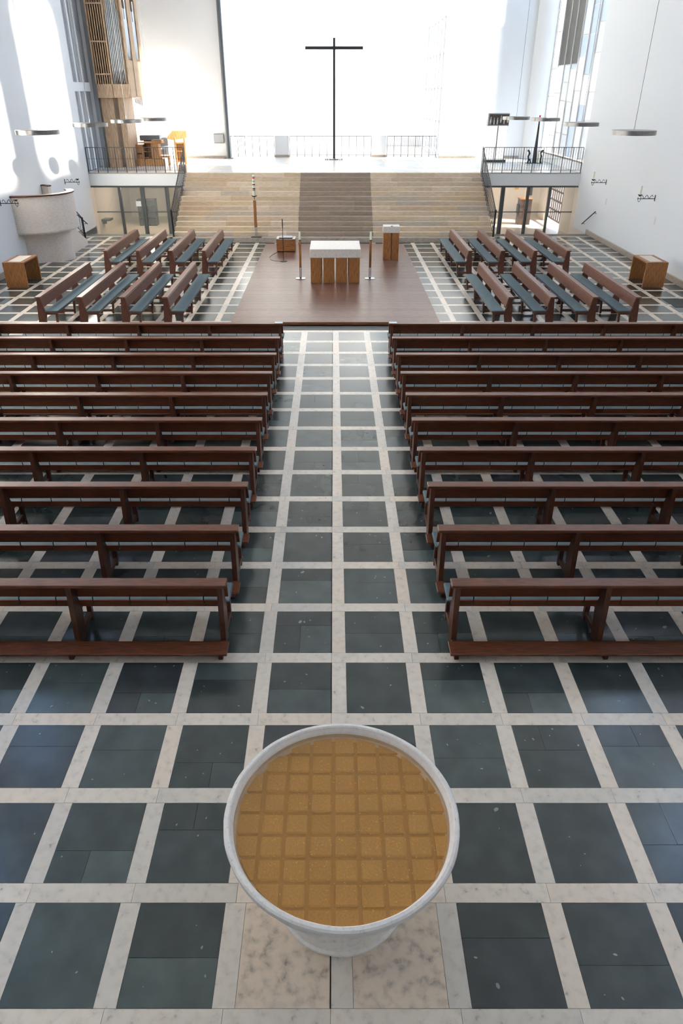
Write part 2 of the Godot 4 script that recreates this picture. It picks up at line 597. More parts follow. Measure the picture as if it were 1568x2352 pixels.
# ---------------------------------------------------------------- nave floor
func build_floor() -> void:
	var f := structure("floor", boxes([[Vector3(NAVE_L - 0.35, -0.3, -33.4), Vector3(NAVE_R + 0.35, -0.014, 5.35)], [Vector3(-6.9, -0.3, GAL_Z), Vector3(6.9, -0.014, -33.4)]]), M.grout, "polished floor of dark slate fields framed by pale limestone strips")
	var slate := []
	var lime := []
	var g := 0.0012
	for k in range(-8, 31):
		var z_far := GRID_Z - k * CELL_Z           # far edge of the cross strip
		var z_near := z_far + STRIP
		if z_far < -33.35:
			continue
		for c in range(-14, 14):
			var x := GRID_X + c * CELL_X
			var xe := x + CELL_X
			var lo_x := maxf(x, NAVE_L)
			var hi_x := minf(xe, NAVE_R)
			if hi_x - lo_x < 0.05:
				continue
			var under := lo_x > -2.6 and hi_x < 2.7 and z_near < -19.2 and z_far > -30.0
			if under:
				continue
			# cross strip piece, its joint in the middle of the column strip
			var off := STRIP * 0.5
			var a := maxf(NAVE_L, x + off)
			var b := minf(NAVE_R, xe + off)
			if c == -1:
				b = GRID_X
			if c == 0:
				a = GRID_X
			lime.append([a + g, b - g, z_far + g, z_near - g, -1])
			# the field and column strip on the camera side of this cross strip
			var zn := z_far + CELL_Z
			var panel := (c == -1 or c == 0) and (k == -3 or k == -2)
			lime.append([lo_x + (0.005 if c == 0 else g), minf(x + STRIP, NAVE_R) - g, z_near + g, zn - g, -1])
			var fx := x + STRIP
			if fx > NAVE_R - 0.05:
				continue
			var r := hash(Vector2i(c * 7 + 3, k * 13 + 5)) % 1000
			var tone: int = [0, 0, 1, 2, 2, 4, 1, 0, 3, 2][r % 10]
			if panel:
				lime.append([fx + g, hi_x - g - (0.004 if c == -1 else 0.0), z_near + g, zn - g, 9])
				continue
			var hx := hi_x - g - (0.005 if c == -1 else 0.0)
			var kind := (r / 10) % 6
			var cut: float = z_near + (zn - z_near) * [0.42, 0.55, 0.36, 0.62][(r / 60) % 4]
			var mid: float = fx + (hx - fx) * [0.45, 0.55, 0.4][(r / 240) % 3]
			var t2: int = [tone, tone, 1, 3, 4, 5, 2][r % 7]
			if kind == 0:
				slate.append([fx + g, hx, z_near + g, zn - g, tone])
			elif kind < 4:
				slate.append([fx + g, hx, z_near + g, cut - g, tone])
				slate.append([fx + g, hx, cut + g, zn - g, t2])
			elif kind == 4:
				slate.append([fx + g, mid - g, z_near + g, cut - g, tone])
				slate.append([mid + g, hx, z_near + g, cut - g, tone])
				slate.append([fx + g, hx, cut + g, zn - g, t2])
			else:
				slate.append([fx + g, hx, z_near + g, cut - g, tone])
				slate.append([fx + g, mid - g, cut + g, zn - g, tone])
				slate.append([mid + g, hx, cut + g, zn - g, t2])
	lay(f, slate, "slate_tile", "slate_%d", 6)
	# pale fossil flecks set in the slate
	var fl := st_new()
	var q := RandomNumberGenerator.new()
	q.seed = 17
	var made := 0
	for r: Array in slate:
		if r[2] < -10.0 or r[3] > -1.6 or absf(r[0]) > 5.0:
			continue
		for i in q.randi_range(0, 3):
			var c := Vector3(q.randf_range(r[0] + 0.05, r[1] - 0.05), 0.0004, q.randf_range(r[2] + 0.04, r[3] - 0.04))
			var size := q.randf_range(0.004, 0.011) * (2.6 if q.randf() < 0.1 else 1.0)
			var turn := q.randf() * PI
			var pts: Array[Vector3] = []
			for k in 8:
				var a := TAU * k / 8
				var p := Vector2(cos(a) * size * q.randf_range(0.8, 1.7), sin(a) * size * q.randf_range(0.5, 0.9)).rotated(turn)
				pts.append(c + Vector3(p.x, 0, p.y))
			for k in 8:
				tri(fl, c, pts[k], pts[(k + 1) % 8], Vector3.UP)
			made += 1
	if made:
		part("fossil_flecks", fl.commit(), M.fossil, f).set_meta("kind", "stuff")
	lay(f, lime, "limestone_strip", "lime_%d", 4)
	part("expansion_joint", boxes([[Vector3(GRID_X - 0.0035, -0.014, -18.6), Vector3(GRID_X + 0.0035, -0.004, 5.0)]]), M.joint, f)
	# black grilles let into the floor beside the walls
	for s: Array in [[10.05, 10.75], [-10.75, -10.05]]:
		var t := thing("floor_grille", "black metal grille lying flush in the floor beside the %s" % ("plain sconce wall" if s[0] > 0 else "pulpit wall"), "grille", Vector3((s[0] + s[1]) * 0.5, 0.0, -21.3))
		box("frame", M.black, t, Vector3(-0.36, 0.0, -0.5), Vector3(0.36, 0.008, 0.5), 0.002)
		for i in 6:
			box("bar", M.iron, t, Vector3(-0.33, 0.008, -0.44 + i * 0.16), Vector3(0.33, 0.014, -0.36 + i * 0.16), 0.002)


func lay(f: Node3D, list: Array, called: String, look: String, count: int) -> void:
	var eye := Vector3(0, 5.4, 0)
	var fwd := Vector3(0, -sin(0.53759), -cos(0.53759))
	var up := Vector3(0, cos(0.53759), -sin(0.53759))
	var scored := []
	for r: Array in list:
		var p := Vector3((r[0] + r[1]) * 0.5, 0, (r[2] + r[3]) * 0.5) - eye
		var d := p.dot(fwd)
		var seen := d > 0.5 and absf(p.x) / d < 0.56 and absf(p.dot(up)) / d < 0.8
		scored.append([d if seen else d + 1000.0, r])
	scored.sort_custom(func(a, b): return a[0] < b[0])
	var rest := {}
	for i in scored.size():
		var r: Array = scored[i][1]
		var tone: int = r[4] if r[4] >= 0 else hash(Vector2(r[0], r[2])) % count
		var m: Material = M.lime_panel if r[4] == 9 else M[look % tone]
		var lo := Vector3(r[0], -0.014, r[2])
		var hi := Vector3(r[1], 0.0, r[3])
		if i < 300:
			box(called, m, f, lo, hi, 0.0008)
		else:
			if not rest.has(m):
				rest[m] = st_new()
			add_box(rest[m], lo, hi)
	var mesh := ArrayMesh.new()
	for m: Material in rest:
		rest[m].set_material(m)
		rest[m].commit(mesh)
	var o := part(called + "s_beyond", mesh, null, f)
	o.set_meta("kind", "stuff")


# ---------------------------------------------------------------- wooden dais
func build_dais() -> void:
	var t := thing("altar_dais", "low wooden plank dais under the altar", "dais", Vector3(0.05, 0, -24.65))
	var hx := 2.82
	var hz := 5.76
	box("edge_board", M.dais_edge, t, Vector3(-hx, 0.025, hz - 0.03), Vector3(hx, 0.1, hz), 0.004)
	box("edge_board", M.dais_edge, t, Vector3(-hx, 0.025, -hz), Vector3(hx, 0.1, -hz + 0.03), 0.004)
	box("base_frame", M.black, t, Vector3(-hx + 0.08, 0.0, -hz + 0.08), Vector3(hx - 0.08, 0.075, hz - 0.1), 0.0)
	var n := 82
	var w := (hz * 2 - 0.06) / n
	for i in n:
		var z := -hz + 0.03 + i * w
		box("plank", M["plank_%d" % (hash(i * 31) % 4)], t, Vector3(-hx, 0.075, z + 0.0015), Vector3(hx, 0.1, z + w - 0.0015), 0.002)


# ---------------------------------------------------------------- the wide stairs
func build_stairs() -> void:
	var z0 := -31.18
	var run := 0.3285
	var rise := 0.16
	var half := 6.75
	var t := thing("stone_staircase", "wide flight of beige stone steps rising to the chancel", "staircase")
	var poly := PackedVector2Array([Vector2(z0 - 0.12, 0.0), Vector2(z0 - 0.12, 0.12)])
	for i in range(1, 14):
		poly.append(Vector2(z0 - run * i - 0.05, 0.2 + rise * (i - 1) - 0.06))
		poly.append(Vector2(z0 - run * i - 0.05, 0.2 + rise * i - 0.1))
	poly.append(Vector2(GAL_Z - 0.02, GAL - 0.1))
	poly.append(Vector2(GAL_Z - 0.02, 0.0))
	part("core", prism(poly, -half + 0.01, half - 0.01, 0), M.grout, t)
	for i in 14:
		var top := 0.2 + rise * i
		var bottom := 0.0 if i == 0 else top - rise
		var zf := z0 - run * i
		var zb := zf - (run + 0.02 if i < 13 else 0.3)
		var x := -half
		while x < half - 0.01:
			var next := minf(half, x + rng.randf_range(0.75, 2.0))
			for edge: float in [-1.5, 1.68]:
				if x < edge - 0.01 and next > edge:
					next = edge
			if half - next < 0.4:
				next = half
			var mid := (x + next) * 0.5
			var m: Material = M.plinth if i == 0 else M["step_band_%d" % (rng.randi() % 3)] if mid > -1.5 and mid < 1.68 else M["step_%d" % (rng.randi() % 6)]
			box("step_stone", m, t, Vector3(x + 0.001, bottom, zb), Vector3(next - 0.001, top, zf), 0.006)
			x = next
	# handrail along each flank
	for s: float in [-1.0, 1.0]:
		var x := s * (half - 0.02)
		var r := thing("stair_railing", "grey iron stair railing with flat balusters on the %s side" % ("pulpit" if s < 0 else "exit door"), "railing", Vector3(x, 0, 0))
		part("newel_post", rod(1.06, 0.038, 12), M.iron, r, Vector3(0, 0.2, z0 - 0.22))
		var st := st_new()
		add_tube(st, [Vector3(0, 1.22, z0 - 0.22), Vector3(0, GAL + 1.03, GAL_Z - 0.02)], 0.022, 8)
		part("handrail", st.commit(), M.iron, r)
		part("lower_rail", tube([Vector3(0, 0.44, z0 - 0.22), Vector3(0, GAL + 0.18, GAL_Z - 0.02)], 0.01, 6), M.iron, r)
		for i in range(1, 14):
			for h: float in [0.25, 0.75]:
				if i == 13 and h > 0.5:
					continue
				var z := z0 - run * (i + h)
				var f := (z0 - 0.22 - z) / (z0 - 0.22 - GAL_Z)
				var y1 := lerpf(1.22, GAL + 1.03, f)
				box("baluster", M.iron, r, Vector3(-0.008, 0.2 + rise * i - 0.01, z - 0.02), Vector3(0.008, y1, z + 0.02), 0.002)


# ---------------------------------------------------------------- chancel floor and balcony fascia
func build_gallery_floor() -> void:
	var f := structure("floor", boxes([
		[Vector3(NAVE_L - 0.35, GAL - 0.53, BACK_Z - 0.35), Vector3(-6.75, GAL - 0.014, GAL_Z)],
		[Vector3(6.75, GAL - 0.53, BACK_Z - 0.35), Vector3(NAVE_R + 0.35, GAL - 0.014, GAL_Z)],
		[Vector3(-6.75, GAL - 0.53, BACK_Z - 0.35), Vector3(6.75, GAL - 0.014, GAL_Z - 0.3)],
		[Vector3(-APSE_X - 0.35, GAL - 0.53, APSE_Z - 0.35), Vector3(APSE_X + 0.35, GAL - 0.014, BACK_Z - 0.35)]]), M.plaster, "raised chancel floor of stone tiles lightened for their reflection with a white balcony edge")
	var n := 0
	for r in 10:
		var z := GAL_Z - 0.3 - r * 0.86
		for c in 13:
			var x := NAVE_L + c * 1.73
			var hi := minf(x + 1.73, NAVE_R)
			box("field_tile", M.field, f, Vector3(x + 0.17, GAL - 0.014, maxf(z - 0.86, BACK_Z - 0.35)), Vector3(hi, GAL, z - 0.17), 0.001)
			box("pale_strip", M["lime_%d" % (n % 4)], f, Vector3(x, GAL - 0.014, z - 0.168), Vector3(hi, GAL, z), 0.001)
			box("pale_strip", M["lime_%d" % ((n + 1) % 4)], f, Vector3(x, GAL - 0.014, maxf(z - 0.86, BACK_Z - 0.35)), Vector3(x + 0.168, GAL, z - 0.17), 0.001)
			n += 1
	for s: Array in [[NAVE_L, -6.75], [6.75, NAVE_R]]:
		box("edge_stone", M.plinth, f, Vector3(s[0], GAL - 0.03, GAL_Z - 0.298), Vector3(s[1], GAL, GAL_Z + 0.015), 0.004)
	box("apse_paving", M.lime_1, f, Vector3(-APSE_X, GAL - 0.014, APSE_Z), Vector3(APSE_X, GAL, BACK_Z - 0.36), 0.002)


# ---------------------------------------------------------------- railings
func railing(label: String, x0: float, x1: float, y: float, z: float, bay: float, h: float) -> void:
	var t := thing("balustrade", label, "railing", Vector3((x0 + x1) * 0.5, y, z))
	var w := (x1 - x0) * 0.5
	box("top_rail", M.iron, t, Vector3(-w, h - 0.012, -0.02), Vector3(w, h + 0.012, 0.02), 0.003)
	box("bottom_rail", M.iron, t, Vector3(-w, 0.1, -0.008), Vector3(w, 0.116, 0.008), 0.002)
	box("middle_rail", M.iron, t, Vector3(-w, h * 0.55, -0.006), Vector3(w, h * 0.55 + 0.01, 0.006), 0.002)
	var n := int(round(2 * w / bay))
	for i in n + 1:
		var x := -w + 2 * w * i / n
		box("post", M.iron, t, Vector3(x - 0.014, 0.0, -0.014), Vector3(x + 0.014, h - 0.012, 0.014), 0.002)
		if i < n:
			for k in 3:
				var q := x + 2 * w / n * (k + 1) / 4.0
				box("infill_bar", M.iron, t, Vector3(q - 0.006, 0.116, -0.006), Vector3(q + 0.006, h - 0.012, 0.006), 0.001)


func build_railings() -> void:
	railing("thin iron balcony railing in front of the organ console", NAVE_L + 0.02, -6.8, GAL, GAL_Z - 0.1, 0.44, 1.03)
	railing("thin iron balcony railing in front of the red sanctuary lamp", 6.8, NAVE_R - 0.02, GAL, GAL_Z - 0.1, 0.44, 1.03)
	railing("thin iron apse railing on the organ side of the cross", -5.85, -3.37, GAL, -45.0, 0.42, 1.05)
	railing("long thin iron apse railing directly behind the cross", -2.49, 2.15, GAL, -45.0, 0.42, 1.05)
	railing("thin iron apse railing beside the apse window bars", 3.05, 5.85, GAL, -45.0, 0.42, 1.05)
	for s: Array in [[-2.93, "organ"], [2.6, "tabernacle"]]:
		var p := thing("low_pier", "low white block between apse railings on the %s side" % s[1], "pier", Vector3(s[0], GAL, -45.0))
		box("body", M.plaster, p, Vector3(-0.4, 0.1, -0.15), Vector3(0.4, 1.08, 0.15), 0.01)
		box("stone_base", M.plinth, p, Vector3(-0.41, 0, -0.16), Vector3(0.41, 0.1, 0.16), 0.004)


# ---------------------------------------------------------------- windows of chancel and apse
func build_chancel_windows() -> void:
	# right: tall frosted window; pane tints and cross bars stand in for its shadow pattern
	var z0 := -35.6
	var z1 := -43.35
	var n := 7
	var w := (z0 - z1) / n
	var sill := GAL + 0.42
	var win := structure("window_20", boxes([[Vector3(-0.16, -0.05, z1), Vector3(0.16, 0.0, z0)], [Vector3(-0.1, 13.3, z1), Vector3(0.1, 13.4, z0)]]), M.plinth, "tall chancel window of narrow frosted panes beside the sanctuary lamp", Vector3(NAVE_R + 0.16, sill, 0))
	for i in n + 1:
		var z := z0 - i * w
		box("mullion", M.mullion, win, Vector3(-0.07, 0.0, z - 0.035), Vector3(0.07, 13.3, z + 0.035), 0.005)
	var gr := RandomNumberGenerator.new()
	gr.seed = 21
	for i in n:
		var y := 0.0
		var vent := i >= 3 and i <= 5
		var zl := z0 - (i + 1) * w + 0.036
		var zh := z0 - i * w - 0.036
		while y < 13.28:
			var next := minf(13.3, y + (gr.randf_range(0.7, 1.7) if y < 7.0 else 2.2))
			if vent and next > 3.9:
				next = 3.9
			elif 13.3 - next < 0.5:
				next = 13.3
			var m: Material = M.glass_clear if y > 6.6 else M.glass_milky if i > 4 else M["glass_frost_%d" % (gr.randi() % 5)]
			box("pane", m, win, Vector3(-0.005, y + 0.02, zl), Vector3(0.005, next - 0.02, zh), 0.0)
			box("slim_bar", M.mullion, win, Vector3(-0.02, next - 0.02, zl), Vector3(0.02, next + 0.02, zh), 0.002)  # bar drawn in place of a shadow line across the glass
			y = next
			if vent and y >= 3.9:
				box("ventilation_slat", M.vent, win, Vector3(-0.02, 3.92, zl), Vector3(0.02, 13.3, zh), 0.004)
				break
	# left: grey panels and white strips between nave wall and organ
	var wl := structure("window_21", boxes([[Vector3(-0.1, 0, -38.2), Vector3(0.02, 0.05, GAL_Z)]]), M.chancel_grey, "grey window panels with white strips beside the organ", Vector3(NAVE_L - 0.1, GAL, 0))
	var zs := [-35.5, -36.2, -36.38, -37.0, -37.2, -38.2]
	for i in 5:
		if i % 2 == 0:
			box("grey_panel", M.chancel_grey, wl, Vector3(-0.1, 0.05, zs[i + 1]), Vector3(-0.06, 13.82, zs[i]), 0.004)
		else:
			box("white_strip", M.plaster, wl, Vector3(-0.1, 0.05, zs[i + 1]), Vector3(0.04, 13.82, zs[i]), 0.006)
	box("transom", M.plaster, wl, Vector3(-0.08, 3.2, -37.9), Vector3(0.07, 3.55, -35.5), 0.01)
	part("cord", tube([Vector3(0.02, 13.6, -36.7), Vector3(0.03, 8.0, -36.75), Vector3(0.02, 4.5, -36.62), Vector3(0.04, 3.0, -36.72), Vector3(0.03, 1.4, -36.68)], 0.018, 6), M.white, wl)
	# apse side windows
	for s: float in [-1.0, 1.0]:
		var za := -49.5 if s < 0 else -44.4
		var zb := -53.2 if s < 0 else -53.4
		var aw := structure("window_%d" % (22 if s < 0 else 23), boxes([[Vector3(-0.12, 0.0, zb), Vector3(0.12, 0.03, za)]]), M.mullion, "tall apse window of frosted panes with grey bars, %s side" % ("organ" if s < 0 else "tabernacle"), Vector3(s * (APSE_X + 0.17), GAL + 0.1, 0))
		var cols := 6
		var cw := (za - zb) / cols
		for i in cols + 1:
			box("bar", M.chancel_grey, aw, Vector3(-0.06, 0.03, za - i * cw - 0.05), Vector3(0.06, 14.82, za - i * cw + 0.05), 0.004)
		for i in cols:
			for r in 9:
				box("pane", M.glass_milky if r < 4 else M.glass_pale, aw, Vector3(-0.005, 0.03 + r * 1.643, za - (i + 1) * cw + 0.05), Vector3(0.005, 0.03 + r * 1.643 + 1.59, za - i * cw - 0.05), 0.0)
				box("crossbar", M.mullion, aw, Vector3(-0.03, 0.03 + r * 1.643 + 1.59, za - (i + 1) * cw + 0.05), Vector3(0.03, 0.03 + (r + 1) * 1.643, za - i * cw - 0.05), 0.002)


# ---------------------------------------------------------------- entrance halls under the chancel
func build_vestibules() -> void:
	var low := -0.48
	for s: float in [-1.0, 1.0]:
		var xa := 6.9
		var xb: float = NAVE_R if s > 0 else -NAVE_L
		var nm := "exit door" if s > 0 else "pulpit"
		var fl := structure("floor", boxes([
			sp(s, Vector3(xa, low - 0.2, -42.0), Vector3(xb + 0.35, low, -34.2))]), M.lime_1, "sunken hall floor behind the glass wall on the %s side" % nm)
		for i in 2:
			box2("step", M["lime_%d" % i], fl, s, Vector3(xa, low - 0.1, -33.4 - 0.4 * (i + 1)), Vector3(xb, -0.16 * (i + 1), -33.4 - 0.4 * i), 0.006)
		var walls := [sp(s, Vector3(xa - 0.15, low, -42.0), Vector3(xa, GAL - 0.53, -34.0)), sp(s, Vector3(xa - 0.15, low, -42.2), Vector3(xb + 0.35, GAL - 0.53, -42.0))]
		if s > 0:
			walls += [sp(s, Vector3(xb, low, -37.6), Vector3(xb + 0.35, GAL - 0.53, GAL_Z)), sp(s, Vector3(xb, low, -42.0), Vector3(xb + 0.35, GAL - 0.53, -40.6))]
		else:
			walls += [sp(s, Vector3(xb, low, -42.0), Vector3(xb + 0.35, GAL - 0.53, GAL_Z))]
		walls += [sp(s, Vector3(xb, low - 0.2, GAL_Z), Vector3(xb + 0.35, 0.0, -33.4))]
		for wl: Array in walls:
			structure("wall_hall_%s" % ("right" if s > 0 else "left"), cbox(wl[1] - wl[0], 0.0), M.beige, "beige wall of the entrance hall on the %s side" % nm, (wl[0] + wl[1]) * 0.5)
		# glazed screen
		var g := thing("glass_screen", "grey framed glass screen with doors under the balcony on the %s side" % nm, "glass door", Vector3(0, 0, GAL_Z - 0.12))
		var top := GAL - 0.54
		var posts: Array = [7.86, 9.0, 10.06] if s > 0 else [7.72, 8.86, 9.95]
		box2("head_beam", M.frame_grey, g, s, Vector3(xa, top - 0.07, -0.05), Vector3(xb, top, 0.05), 0.004)
		for i in 3:
			var wd: float = [0.1, 0.05, 0.09][i] if s > 0 else [0.08, 0.09, 0.1][i]
			box2("post", M.frame_grey, g, s, Vector3(posts[i] - wd, low, -0.06), Vector3(posts[i] + wd * 0.2, top - 0.07, 0.06), 0.004)
		var xs: Array = [xa] + posts + [xb]
		for i in 4:
			box2("pane", M.glass_door, g, s, Vector3(xs[i] + 0.02, low, -0.006), Vector3(xs[i + 1] - 0.11, top - 0.07, 0.006), 0.0)
			box2("push_bar", M.frame_grey, g, s, Vector3(xs[i] + 0.02, 0.6, 0.01), Vector3(xs[i + 1] - 0.11, 0.64, 0.04), 0.004)
		for i in 2:
			box2("door_stile", M.frame_grey, g, s, Vector3(posts[i] + 0.03, low, -0.03), Vector3(posts[i] + 0.09, top - 0.07, 0.03), 0.004)
		if s < 0:
			var cl := thing("hall_fill_lamp", "round white fill lamp added in the hall behind the glass screen", "lamp", Vector3(-9.2, GAL - 0.53, -37.6))  # lamp added only to brighten the dim left hall
			part("ring", lathe([Vector2(0.16, 0.0), Vector2(0.18, 0.0), Vector2(0.18, -0.07), Vector2(0.16, -0.07), Vector2(0.16, 0.0)], 24), M.frame_grey, cl)
			part("fill_lamp_glass", lathe([Vector2(0.0, -0.06), Vector2(0.155, -0.06), Vector2(0.155, -0.01), Vector2(0.0, -0.01)], 24), M.fill_lamp_glow, cl)
			var li := OmniLight3D.new()
			li.name = "hall_fill_light"
			li.light_energy = 1.8
			li.light_color = Color(1.0, 0.93, 0.84)
			li.light_size = 0.15
			li.omni_range = 30.0
			li.omni_attenuation = 2.0
			li.shadow_enabled = true
			li.position = Vector3(0, -0.12, 0)
			cl.add_child(li)
			box2("notice_paper", M.paper, g, s, Vector3(8.98, 0.86, 0.02), Vector3(9.22, 1.08, 0.024), 0.0)
	# right hall: grid door to the outside with bright panes, cabinet, picture, banner
	var d := structure("door_1", boxes([[Vector3(-0.06, 0, -0.06), Vector3(0.06, 2.2, 0.06)], [Vector3(-0.06, 0, -3.06), Vector3(0.06, 2.2, -2.94)], [Vector3(-0.06, 2.1, -3.0), Vector3(0.06, 2.22, 0.0)]]), M.dark_wood, "wooden outer door with a grid of bright glass panes", Vector3(NAVE_R + 0.12, low, -37.6))
	for i in 8:
		for r in 4:
			box("pane", M.glass_clear, d, Vector3(-0.008, 0.3 + r * 0.45, -2.92 + i * 0.36), Vector3(0.008, 0.3 + r * 0.45 + 0.37, -2.92 + i * 0.36 + 0.3), 0.0)
		box("slim_bar", M.dark_wood, d, Vector3(-0.03, 0.22, -2.62 + i * 0.36), Vector3(0.03, 2.1, -2.56 + i * 0.36), 0.004)
	for r in 5:
		box("rail", M.dark_wood, d, Vector3(-0.034, 0.22 + r * 0.45, -2.94), Vector3(0.034, 0.3 + r * 0.45, -0.06), 0.004)
	var cab := thing("tall_cabinet", "dark brown wooden leaflet cabinet beside the bright grid door", "cabinet", Vector3(9.9, low, -39.4))
	box("body", M.dark_wood, cab, Vector3(-0.3, 0, -0.3), Vector3(0.3, 1.2, 0.3), 0.008)
	box("top_board", M.oak_x, cab, Vector3(-0.33, 1.2, -0.33), Vector3(0.33, 1.24, 0.33), 0.004)
	box("shelf", M.black, cab, Vector3(-0.36, 0.5, -0.2), Vector3(-0.3, 0.95, 0.2), 0.004)
	var ban := thing("wall_banner", "narrow yellow banner hanging on the hall wall above the cabinet", "banner", Vector3(10.0, 1.1, -41.97))
	box("cloth", M.yellow, ban, Vector3(-0.1, -0.2, 0), Vector3(0.1, 0.55, 0.02), 0.003)
	var pic := thing("picture_frame", "dark framed panel hanging beside the yellow banner", "picture", Vector3(10.75, 1.0, -41.97))
	box("frame", M.black, pic, Vector3(-0.12, -0.4, 0), Vector3(0.12, 0.6, 0.05), 0.004)
	box("sheet", M.dark_wood, pic, Vector3(-0.08, -0.36, 0.05), Vector3(0.08, 0.56, 0.055), 0.0)
	# left hall: dark shelf and coat rail
	var sh := thing("book_cupboard", "dark wooden hymn book cupboard behind the glass screen", "cupboard", Vector3(-9.55, low, -39.0))
	box("side", M.dark_wood, sh, Vector3(-0.45, 0, -0.25), Vector3(-0.41, 1.25, 0.25), 0.004)
	box("side", M.dark_wood, sh, Vector3(0.41, 0, -0.25), Vector3(0.45, 1.25, 0.25), 0.004)
	box("back", M.dark_wood, sh, Vector3(-0.41, 0, -0.25), Vector3(0.41, 1.25, -0.22), 0.002)
	for i in 5:
		box("shelf", M.dark_wood, sh, Vector3(-0.41, i * 0.3, -0.22), Vector3(0.41, i * 0.3 + 0.035, 0.25), 0.003)
	var rad := thing("wall_ledge", "small grey ledge fixed to the hall wall", "shelf", Vector3(-10.98, 0.1, -36.6))
	box("board", M.frame_grey, rad, Vector3(-0.21, 0, -0.3), Vector3(0.2, 0.08, 0.3), 0.006)
	box("bracket", M.frame_grey, rad, Vector3(-0.21, -0.15, -0.05), Vector3(-0.05, 0, 0.05), 0.004)
	# short handrails going down the steps
	for s: float in [-1.0, 1.0]:
		var xw: float = NAVE_R if s > 0 else NAVE_L
		var hr := thing("wall_handrail", "short black sloping handrail on the %s" % ("sconce wall near the exit door" if s > 0 else "wall behind the pulpit stair"), "handrail", Vector3(xw, 0, 0))
		part("rail", tube([Vector3(-s * 0.09, 1.05, -32.4), Vector3(-s * 0.09, 0.34, -33.9)], 0.022, 8), M.black, hr)
		for q: Array in [[1.0, -32.5], [0.39, -33.8]]:
			part("bracket", tube([Vector3(0, q[0] - 0.04, q[1]), Vector3(-s * 0.09, q[0], q[1])], 0.01, 6), M.black, hr)



func sp(s: float, lo: Vector3, hi: Vector3) -> Array:
	return [lo, hi] if s > 0 else [Vector3(-hi.x, lo.y, lo.z), Vector3(-lo.x, hi.y, hi.z)]


func box2(called: String, m: Material, parent: Node3D, s: float, lo: Vector3, hi: Vector3, ch := 0.004) -> MeshInstance3D:
	var r := sp(s, lo, hi)
	return box(called, m, parent, r[0], r[1], ch)


# ---------------------------------------------------------------- pews and benches
# local: seat faces -z, rail centre at z = 0, length along x
func make_seat(called: String, label: String, length: float, bays: int, wood: Material, post: Material, nave: bool) -> Node3D:
	var t := thing(called, label, "pew" if nave else "bench")
	var h := length * 0.5
	box("top_rail", wood, t, Vector3(-h, 0.78, -0.075), Vector3(h, 0.82, 0.075), 0.006)
	var panel_h := 0.245 if nave else 0.235
	part("backrest", cbox(Vector3(length - 0.02, panel_h, 0.028), 0.004), wood, t, Vector3(0, 0.78 - panel_h * 0.5 + 0.003, -0.087), Basis(Vector3.RIGHT, 0.2))
	box("seat_board", wood, t, Vector3(-h + 0.02, 0.395, -0.47), Vector3(h - 0.02, 0.425, -0.13), 0.004)
	if nave:
		box("seat_rail", wood, t, Vector3(-h + 0.04, 0.4, -0.128), Vector3(h - 0.04, 0.487, -0.1), 0.004)
	else:
		box("seat_rail", wood, t, Vector3(-h + 0.1, 0.33, -0.2), Vector3(h - 0.1, 0.395, -0.17), 0.004)
	var cu := box("cushion", M.cushion, t, Vector3(-h + 0.01, 0.425, -0.475), Vector3(h - 0.01, 0.465, -0.13), 0.014)
	part("piping", cbox(Vector3(length - 0.016, 0.012, 0.352), 0.003), M.cushion_edge, cu, Vector3(0, -0.018, 0))
	var poly := PackedVector2Array([Vector2(0.05, 0.78), Vector2(0.115, 0.0), Vector2(-0.07, 0.0), Vector2(-0.13, 0.33), Vector2(-0.13, 0.42), Vector2(-0.085, 0.52), Vector2(-0.04, 0.78)])
	var key := "post %s" % nave
	if not cache.has(key):
		cache[key] = prism(poly, -0.03, 0.03, 0)
		cache["leg"] = prism(PackedVector2Array([Vector2(-0.38, 0.395), Vector2(-0.35, 0.0), Vector2(-0.4, 0.0), Vector2(-0.44, 0.395)]), -0.028, 0.028, 0)
	for i in bays + 1:
		var x := -h + 0.075 + (length - 0.15) * i / bays
		part("back_post", cache[key], post, t, Vector3(x, 0, 0))
		part("front_leg", cache["leg"], post, t, Vector3(x, 0, 0))
		part("foot_runner", cbox(Vector3(0.05, 0.07, 0.29 if not nave else 0.28), 0.004), post, t, Vector3(x, 0.085, -0.215))
		part("seat_bearer", cbox(Vector3(0.05, 0.05, 0.28), 0.004), post, t, Vector3(x, 0.37, -0.26))
		if nave:
			part("kneeler_foot", cbox(Vector3(0.05, 0.075, 0.26), 0.004), post, t, Vector3(x, 0.0525, 0.23))
	if nave:
		box("kneeler_board", wood, t, Vector3(-h, 0.09, 0.165), Vector3(h, 0.12, 0.385), 0.005)
		for i in bays:
			for k in 4:
				var x := -h + 0.075 + (length - 0.15) * (i + (k + 0.5) / 4.0) / bays
				if not cache.has("hook"):
					cache["hook"] = tube([Vector3(0, 0.575, -0.082), Vector3(0, 0.565, -0.05), Vector3(0, 0.53, -0.045), Vector3(0, 0.49, -0.06), Vector3(0, 0.475, -0.04), Vector3(0, 0.49, -0.02)], 0.007, 5)
				part("coat_hook", cache["hook"], M.black, t, Vector3(x, 0, 0))
	return t


func ordinal(i: int) -> String:
	return ["first", "second", "third", "fourth", "fifth", "sixth", "seventh", "eighth", "ninth", "tenth"][i]


